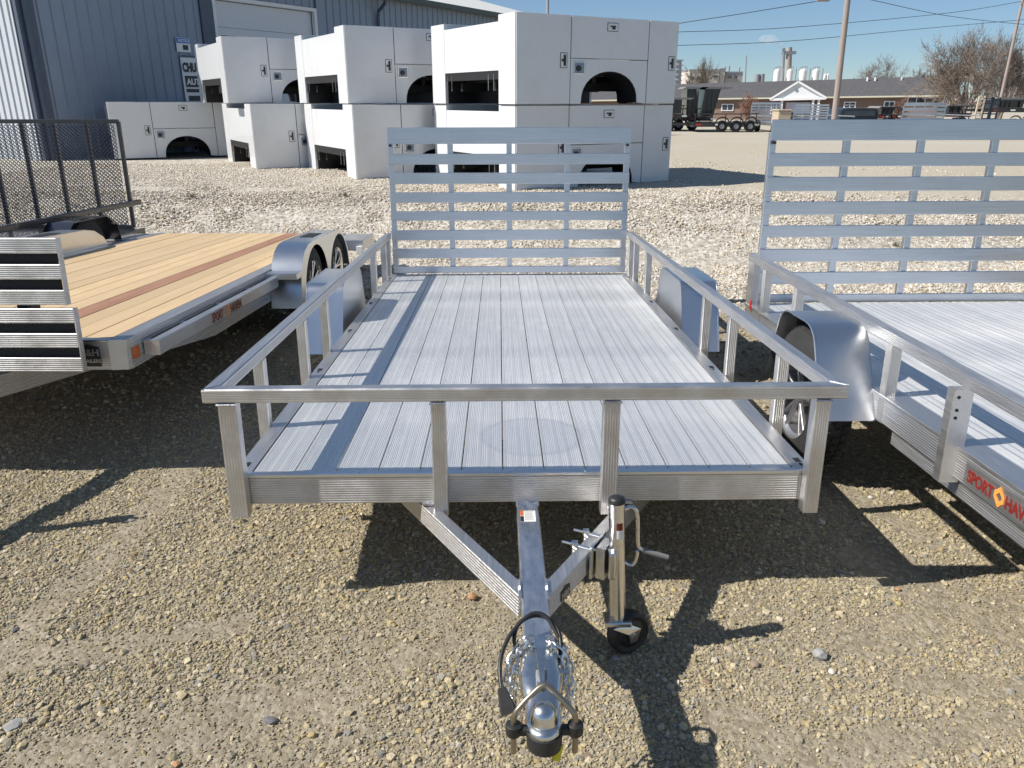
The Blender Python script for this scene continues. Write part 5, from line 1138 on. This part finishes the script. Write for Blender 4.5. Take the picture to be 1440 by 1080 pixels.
wire('overhead wire sloping down to the right over the bare trees', [(1100, -28, 50), (1226, 0, 52), (1331, 22, 58), (1436, 34, 66), (1560, 44, 74)])
wire('short overhead wire rising to the lamp head at the top edge', [(860, 49, 46), (954, 33, 45), (1045, 19, 44), (1148, 2, 43)])
SL = Thing('street_lamp', 'street lamp head hanging at the top edge beside the near pole', 'lamp', loc=tuple(gy(1157, -3, 40))); q = gy(1157, 0.5, 40)
m = MB(); m.box(q[0]-0.30, q[0]+0.30, 39.85, 40.15, q[2]-0.05, q[2]+0.10, 0.04); SL.part('lamp_head', m, STEELG)
q2 = gy(1192, -8, 37); m = MB(); m.tube([(q[0]+.2, 40, q[2]+.06), (q2[0], 37, q2[2])], 0.03, 6); SL.part('lamp_arm', m, STEELG)

# parked trailers across the lot
def far_gate_trailer(label, p0, p1, ptop, Y, slats=6, lean=0.0, gap=True):
    a = gy(p0, 165, Y); b = gy(p1, 165, Y); tz = gy((p0+p1)/2, ptop, Y)[2]; x0, x1 = a[0], b[0]; g = zt((x0+x1)/2, Y); dk = g+0.55
    t = Thing('utility_trailer', label, 'trailer', loc=((x0+x1)/2, Y, g), group='aluminium trailers parked across the lot')
    ph = (tz-dk)/(slats+0.5)
    for k in range(slats+1):
        m = MB(); z = dk+k*ph; dx = lean*(z-dk); m.box(x0+dx, x1+dx, Y-0.02, Y+0.02, z, z+ph*(0.62 if k < slats else 0.75)); t.part('gate_slat', m, GATEM)
    for k in range(5):
        m = MB(); xx = x0+(x1-x0)*k/4; m.bar((xx, Y+0.05, dk), (xx+lean*(tz-dk), Y+0.05, tz-0.1), 0.06, 0.05, up=(0, -1, 0)); t.part('gate_post', m, GATEM)
    m = MB(); m.box(x0, x1, Y-4.0, Y-0.1, dk-0.15, dk); t.part('deck', m, ALU)
    for s, xx in ((-1, x0), (1, x1)):
        m = MB(); m.bar((xx, Y-4.0, dk+0.35), (xx, Y-.1, dk+0.35), 0.06, 0.06); t.part('side_rail', m, ALU)
        m = MB(); m.lathe((xx, Y-1.8, g+0.33), (s, 0, 0), [(0, 0.0), (0, 0.30), (0.03, 0.33), (0.17, 0.33), (0.2, 0.30), (0.2, 0)], 20); t.part('wheel', m, RUBBER, smooth=40)
    return t
far_gate_trailer('left one of the two pale aluminium trailers whose slatted gates stand before the white porch', 1056, 1097, 145, 50)
far_gate_trailer('right one of the two pale aluminium trailers whose slatted gates stand before the white porch', 1116, 1163, 147.5, 50, lean=0.05)
far_gate_trailer('pale aluminium trailer with slatted gate in front of the dark windows at right', 1268, 1327, 146, 52, slats=3, lean=0.06)
p = gy(1103, 168, 47); g = zt(p[0], 47); CR = Thing('storage_bin', 'tan box between the two pale slatted trailer gates', 'bin', loc=(p[0], 47, g))
m = MB(); q0 = gy(1094, 168, 47)[0]; q1 = gy(1112, 168, 47)[0]; zt_ = gy(1103, 156, 47)[2]; m.box(q0, q1, 47, 48.2, g, zt_, 0.04); CR.part('bin_body', m, CRATE); m = MB(); m.box(q0-.05, q1+.05, 46.95, 48.25, zt_+.001, zt_+0.08, 0.02); CR.part('bin_lid', m, CRATE)
def black_trailer(label, p0, p1, Y, dumps, deckpy=163, wheels=2, group='black trailers parked across the lot'):
    x0 = gy(p0, 165, Y)[0]; x1 = gy(p1, 165, Y)[0]; g = zt((x0+x1)/2, Y); dz = gy((p0+p1)/2, deckpy, Y)[2]
    t = Thing('equipment_trailer', label, 'trailer', loc=((x0+x1)/2, Y, g), group=group)
    m = MB(); m.box(x0, x1, Y, Y+2.0, dz-0.25, dz, 0.02); t.part('deck', m, BLACKP)
    m = MB(); m.box(x0-1.2, x0, Y+0.9, Y+1.1, dz-0.2, dz-0.05); t.part('tongue', m, BLACKP)
    m = MB(); m.bar((x0, Y-0.02, dz+0.45), (x1, Y-0.02, dz+0.45), 0.06, 0.06)
    for k in range(5): xx = x0+0.1+(x1-x0-0.2)*k/4; m.bar((xx, Y-0.02, dz), (xx, Y-0.02, dz+0.42), 0.05, 0.05, up=(0, 1, 0))
    t.part('side_rail', m, BLACKP)
    for k in range(wheels):
        xc = x0+(x1-x0)*(0.45+0.22*k); m = MB(); m.lathe((xc, Y-0.02, g+0.33), (0, -1, 0), [(-.2, 0), (-.2, .31), (0, 0.33), (0.02, 0.2), (0.02, 0)], 20); w_ = t.part('wheel', m, RUBBER, smooth=40)
        m = MB(); m.lathe((xc, Y-0.05, g+0.33), (0, -1, 0), [(0, 0.15), (0.02, 0.14), (0.02, 0)], 16); t.part('rim', m, STEELG, w_)
        m = MB(); m.tube([(xc+0.42*math.cos(a_), Y-0.1, g+0.40+0.42*math.sin(a_)) for a_ in np.linspace(0.1, 3.04, 10)], 0.04, 6); t.part('fender', m, BLACKP, w_)
    for k in range(4):
        xx = x0+(x1-x0)*(0.05+0.3*k); m = MB(); m.box(xx, xx+0.28, Y-0.03, Y-0.005, dz-0.17, dz-0.08); t.part('reflector', m, RED if k % 2 == 0 else WV)
    for (d0, d1, ztop, slope) in dumps:
        a0 = gy(d0, 165, Y)[0]; a1 = gy(d1, 165, Y)[0]; zz = gy(d0, ztop, Y)[2]
        m = MB(); m.poly([(a0, Y+.1, dz+.02), (a1, Y+.1, dz+.02), (a1+slope, Y+.1, zz), (a0+slope*0.2, Y+.1, zz)], (0, 1, 0), 1.7); b_ = t.part('dump_box', m, BLACKP)
        m = MB(); 
        for k in range(3): xx = a0+(a1-a0)*(0.15+0.35*k); m.bar((xx, Y+.06, dz+.03), (xx, Y+.06, zz-.1), 0.08, 0.06, up=(0, 1, 0))
        t.part('box_stake', m, BLACKP, b_)
        m = MB(); m.poly([(a0-0.3, Y, zz), (a1+slope+0.5, Y, zz), (a1+slope+0.7, Y, zz+.10), (a0-0.1, Y, zz+0.12)], (0, 1, 0), 1.9); t.part('tarp_hood', m, GREYS, b_)
    return t
black_trailer('black dump trailer with tall box nearest the white stack of bodies', 915, 1003, 50, [(965, 982, 125, -0.2), (987, 1003, 125, 0.35)], 164)
black_trailer('low black flatbed trailer with silver rims in front of the black dump trailer', 975, 1066, 47, [], 172, 3)
black_trailer('black trailer with red and white reflector tape left of the dump boxes', 900, 962, 48.5, [(925, 958, 140, 0.0)], 160)
black_trailer('black trailer at the right edge behind the big bare tree trunks', 1392, 1470, 52, [(1400, 1436, 140, 0.1)], 152)
p = gy(1208, 168, 54); g = zt(p[0], 54); x0 = gy(1180, 168, 54)[0]; x1 = gy(1235, 168, 54)[0]; tz = gy(1208, 152, 54)[2]
V_ = Thing('parked_van', 'dark vehicle with rounded roof parked behind the right hand gate, beside the pole', 'vehicle', loc=((x0+x1)/2, 54, g))
m = MB(); hh = tz-g; m.loft([[np.array([x0+(x1-x0)*(0.5+0.5*sx*wd), y_, g+0.35+(hh-0.35)*sz]) for sx, sz in ((-1, 0), (1, 0), (1.0, 0.72), (0.9, 0.95), (0.6, 1.0), (-0.6, 1.0), (-0.9, 0.95), (-1.0, 0.72))] for y_, wd in ((54, 0.96), (54.2, 1.0), (56, 1.0), (56.2, 0.95))]); V_.part('body', m, simple('dark_navy_paint', (0.02, 0.03, 0.045), 0.25), smooth=35)
m = MB(); m.box(x0+0.3, x1-0.3, 53.93, 53.99, g+hh*0.62, g+hh*0.86); V_.part('window', m, GLASS)
for s in (0.2, 0.8):
    m = MB(); m.lathe((x0+(x1-x0)*s, 54.1, g+0.34), (0, -1, 0), [(-.2, 0), (-.2, .33), (0.0, 0.34), (0.02, 0.2), (0.02, 0)], 20); V_.part('wheel', m, RUBBER)
black_trailer('low dark trailer parked between the pole and the brick windows at right', 1236, 1264, 56, [(1240, 1256, 152, 0.0)], 161)
black_trailer('low dark trailer parked left of the big bare tree trunks', 1330, 1366, 58, [(1334, 1350, 150, 0.1)], 159)
# dry weeds on the gravel bank
WEED = simple('dry_weed', (0.16, 0.13, 0.06), 0.9, var=0.4)
for (px, py, lb) in ((275, 303, 'small dry weed clump on the pale gravel left of the wood deck fender'), (486, 303, 'small dry weed clump on the gravel just left of the centre ramp gate'), (341, 322, 'low dry weed clump right behind the wood deck'), (1262, 330, 'small dark weed clump seen through the right ramp gate')):
    q = gz(px, py, 0.25); wr = random.Random(px); m = MB(); zz = zt(q[0], q[1])
    for k in range(26):
        a_ = wr.uniform(0, 6.28); r_ = wr.uniform(0.0, 0.07); h_ = wr.uniform(0.03, 0.09); b0 = (q[0]+r_*math.cos(a_), q[1]+r_*math.sin(a_), zz)
        twig(m, [b0, (b0[0]+wr.uniform(-.03, .03), b0[1]+wr.uniform(-.03, .03), zz+h_*0.6), (b0[0]+wr.uniform(-.06, .06), b0[1]+wr.uniform(-.06, .06), zz+h_)], [0.004, 0.003, 0.001], 3)
    o = bpy.data.objects.new('dry_weed', m.mesh('dry_weed', WEED)); COL.objects.link(o); tag(o, lb, 'weed')
# upright folded ramps at right
for k, (px, wdt, lb) in enumerate(((1374, 8, 'tan backed upright ramp leaning next to the tree trunks'), (1384, 9, 'first black upright ramp right of the big tree'), (1395, 9, 'second black upright ramp right of the big tree'))):
    a = gy(px-wdt/2, 165, 49); b = gy(px+wdt/2, 165, 49); tz = gy(px, 135+k, 49)[2]; g = zt(a[0], 49)
    t = Thing('folding_ramp', lb, 'ramp', loc=((a[0]+b[0])/2, 49, g), group='upright ramps at the right edge')
    for xx in (a[0], b[0]): m = MB(); m.bar((xx, 49, g), (xx+0.25, 49.3, tz), 0.08, 0.10, up=(0, 1, 0)); t.part('side_channel', m, BLACKP if k else CRATE)
    for j in range(7): z = g+0.15+(tz-g-.25)*j/6; dx = 0.25*(z-g)/(tz-g); m = MB(); m.bar((a[0]+dx, 49.02+dx, z), (b[0]+dx, 49.02+dx, z), 0.08, 0.07); t.part('rung', m, BLACKP if k else CRATE)
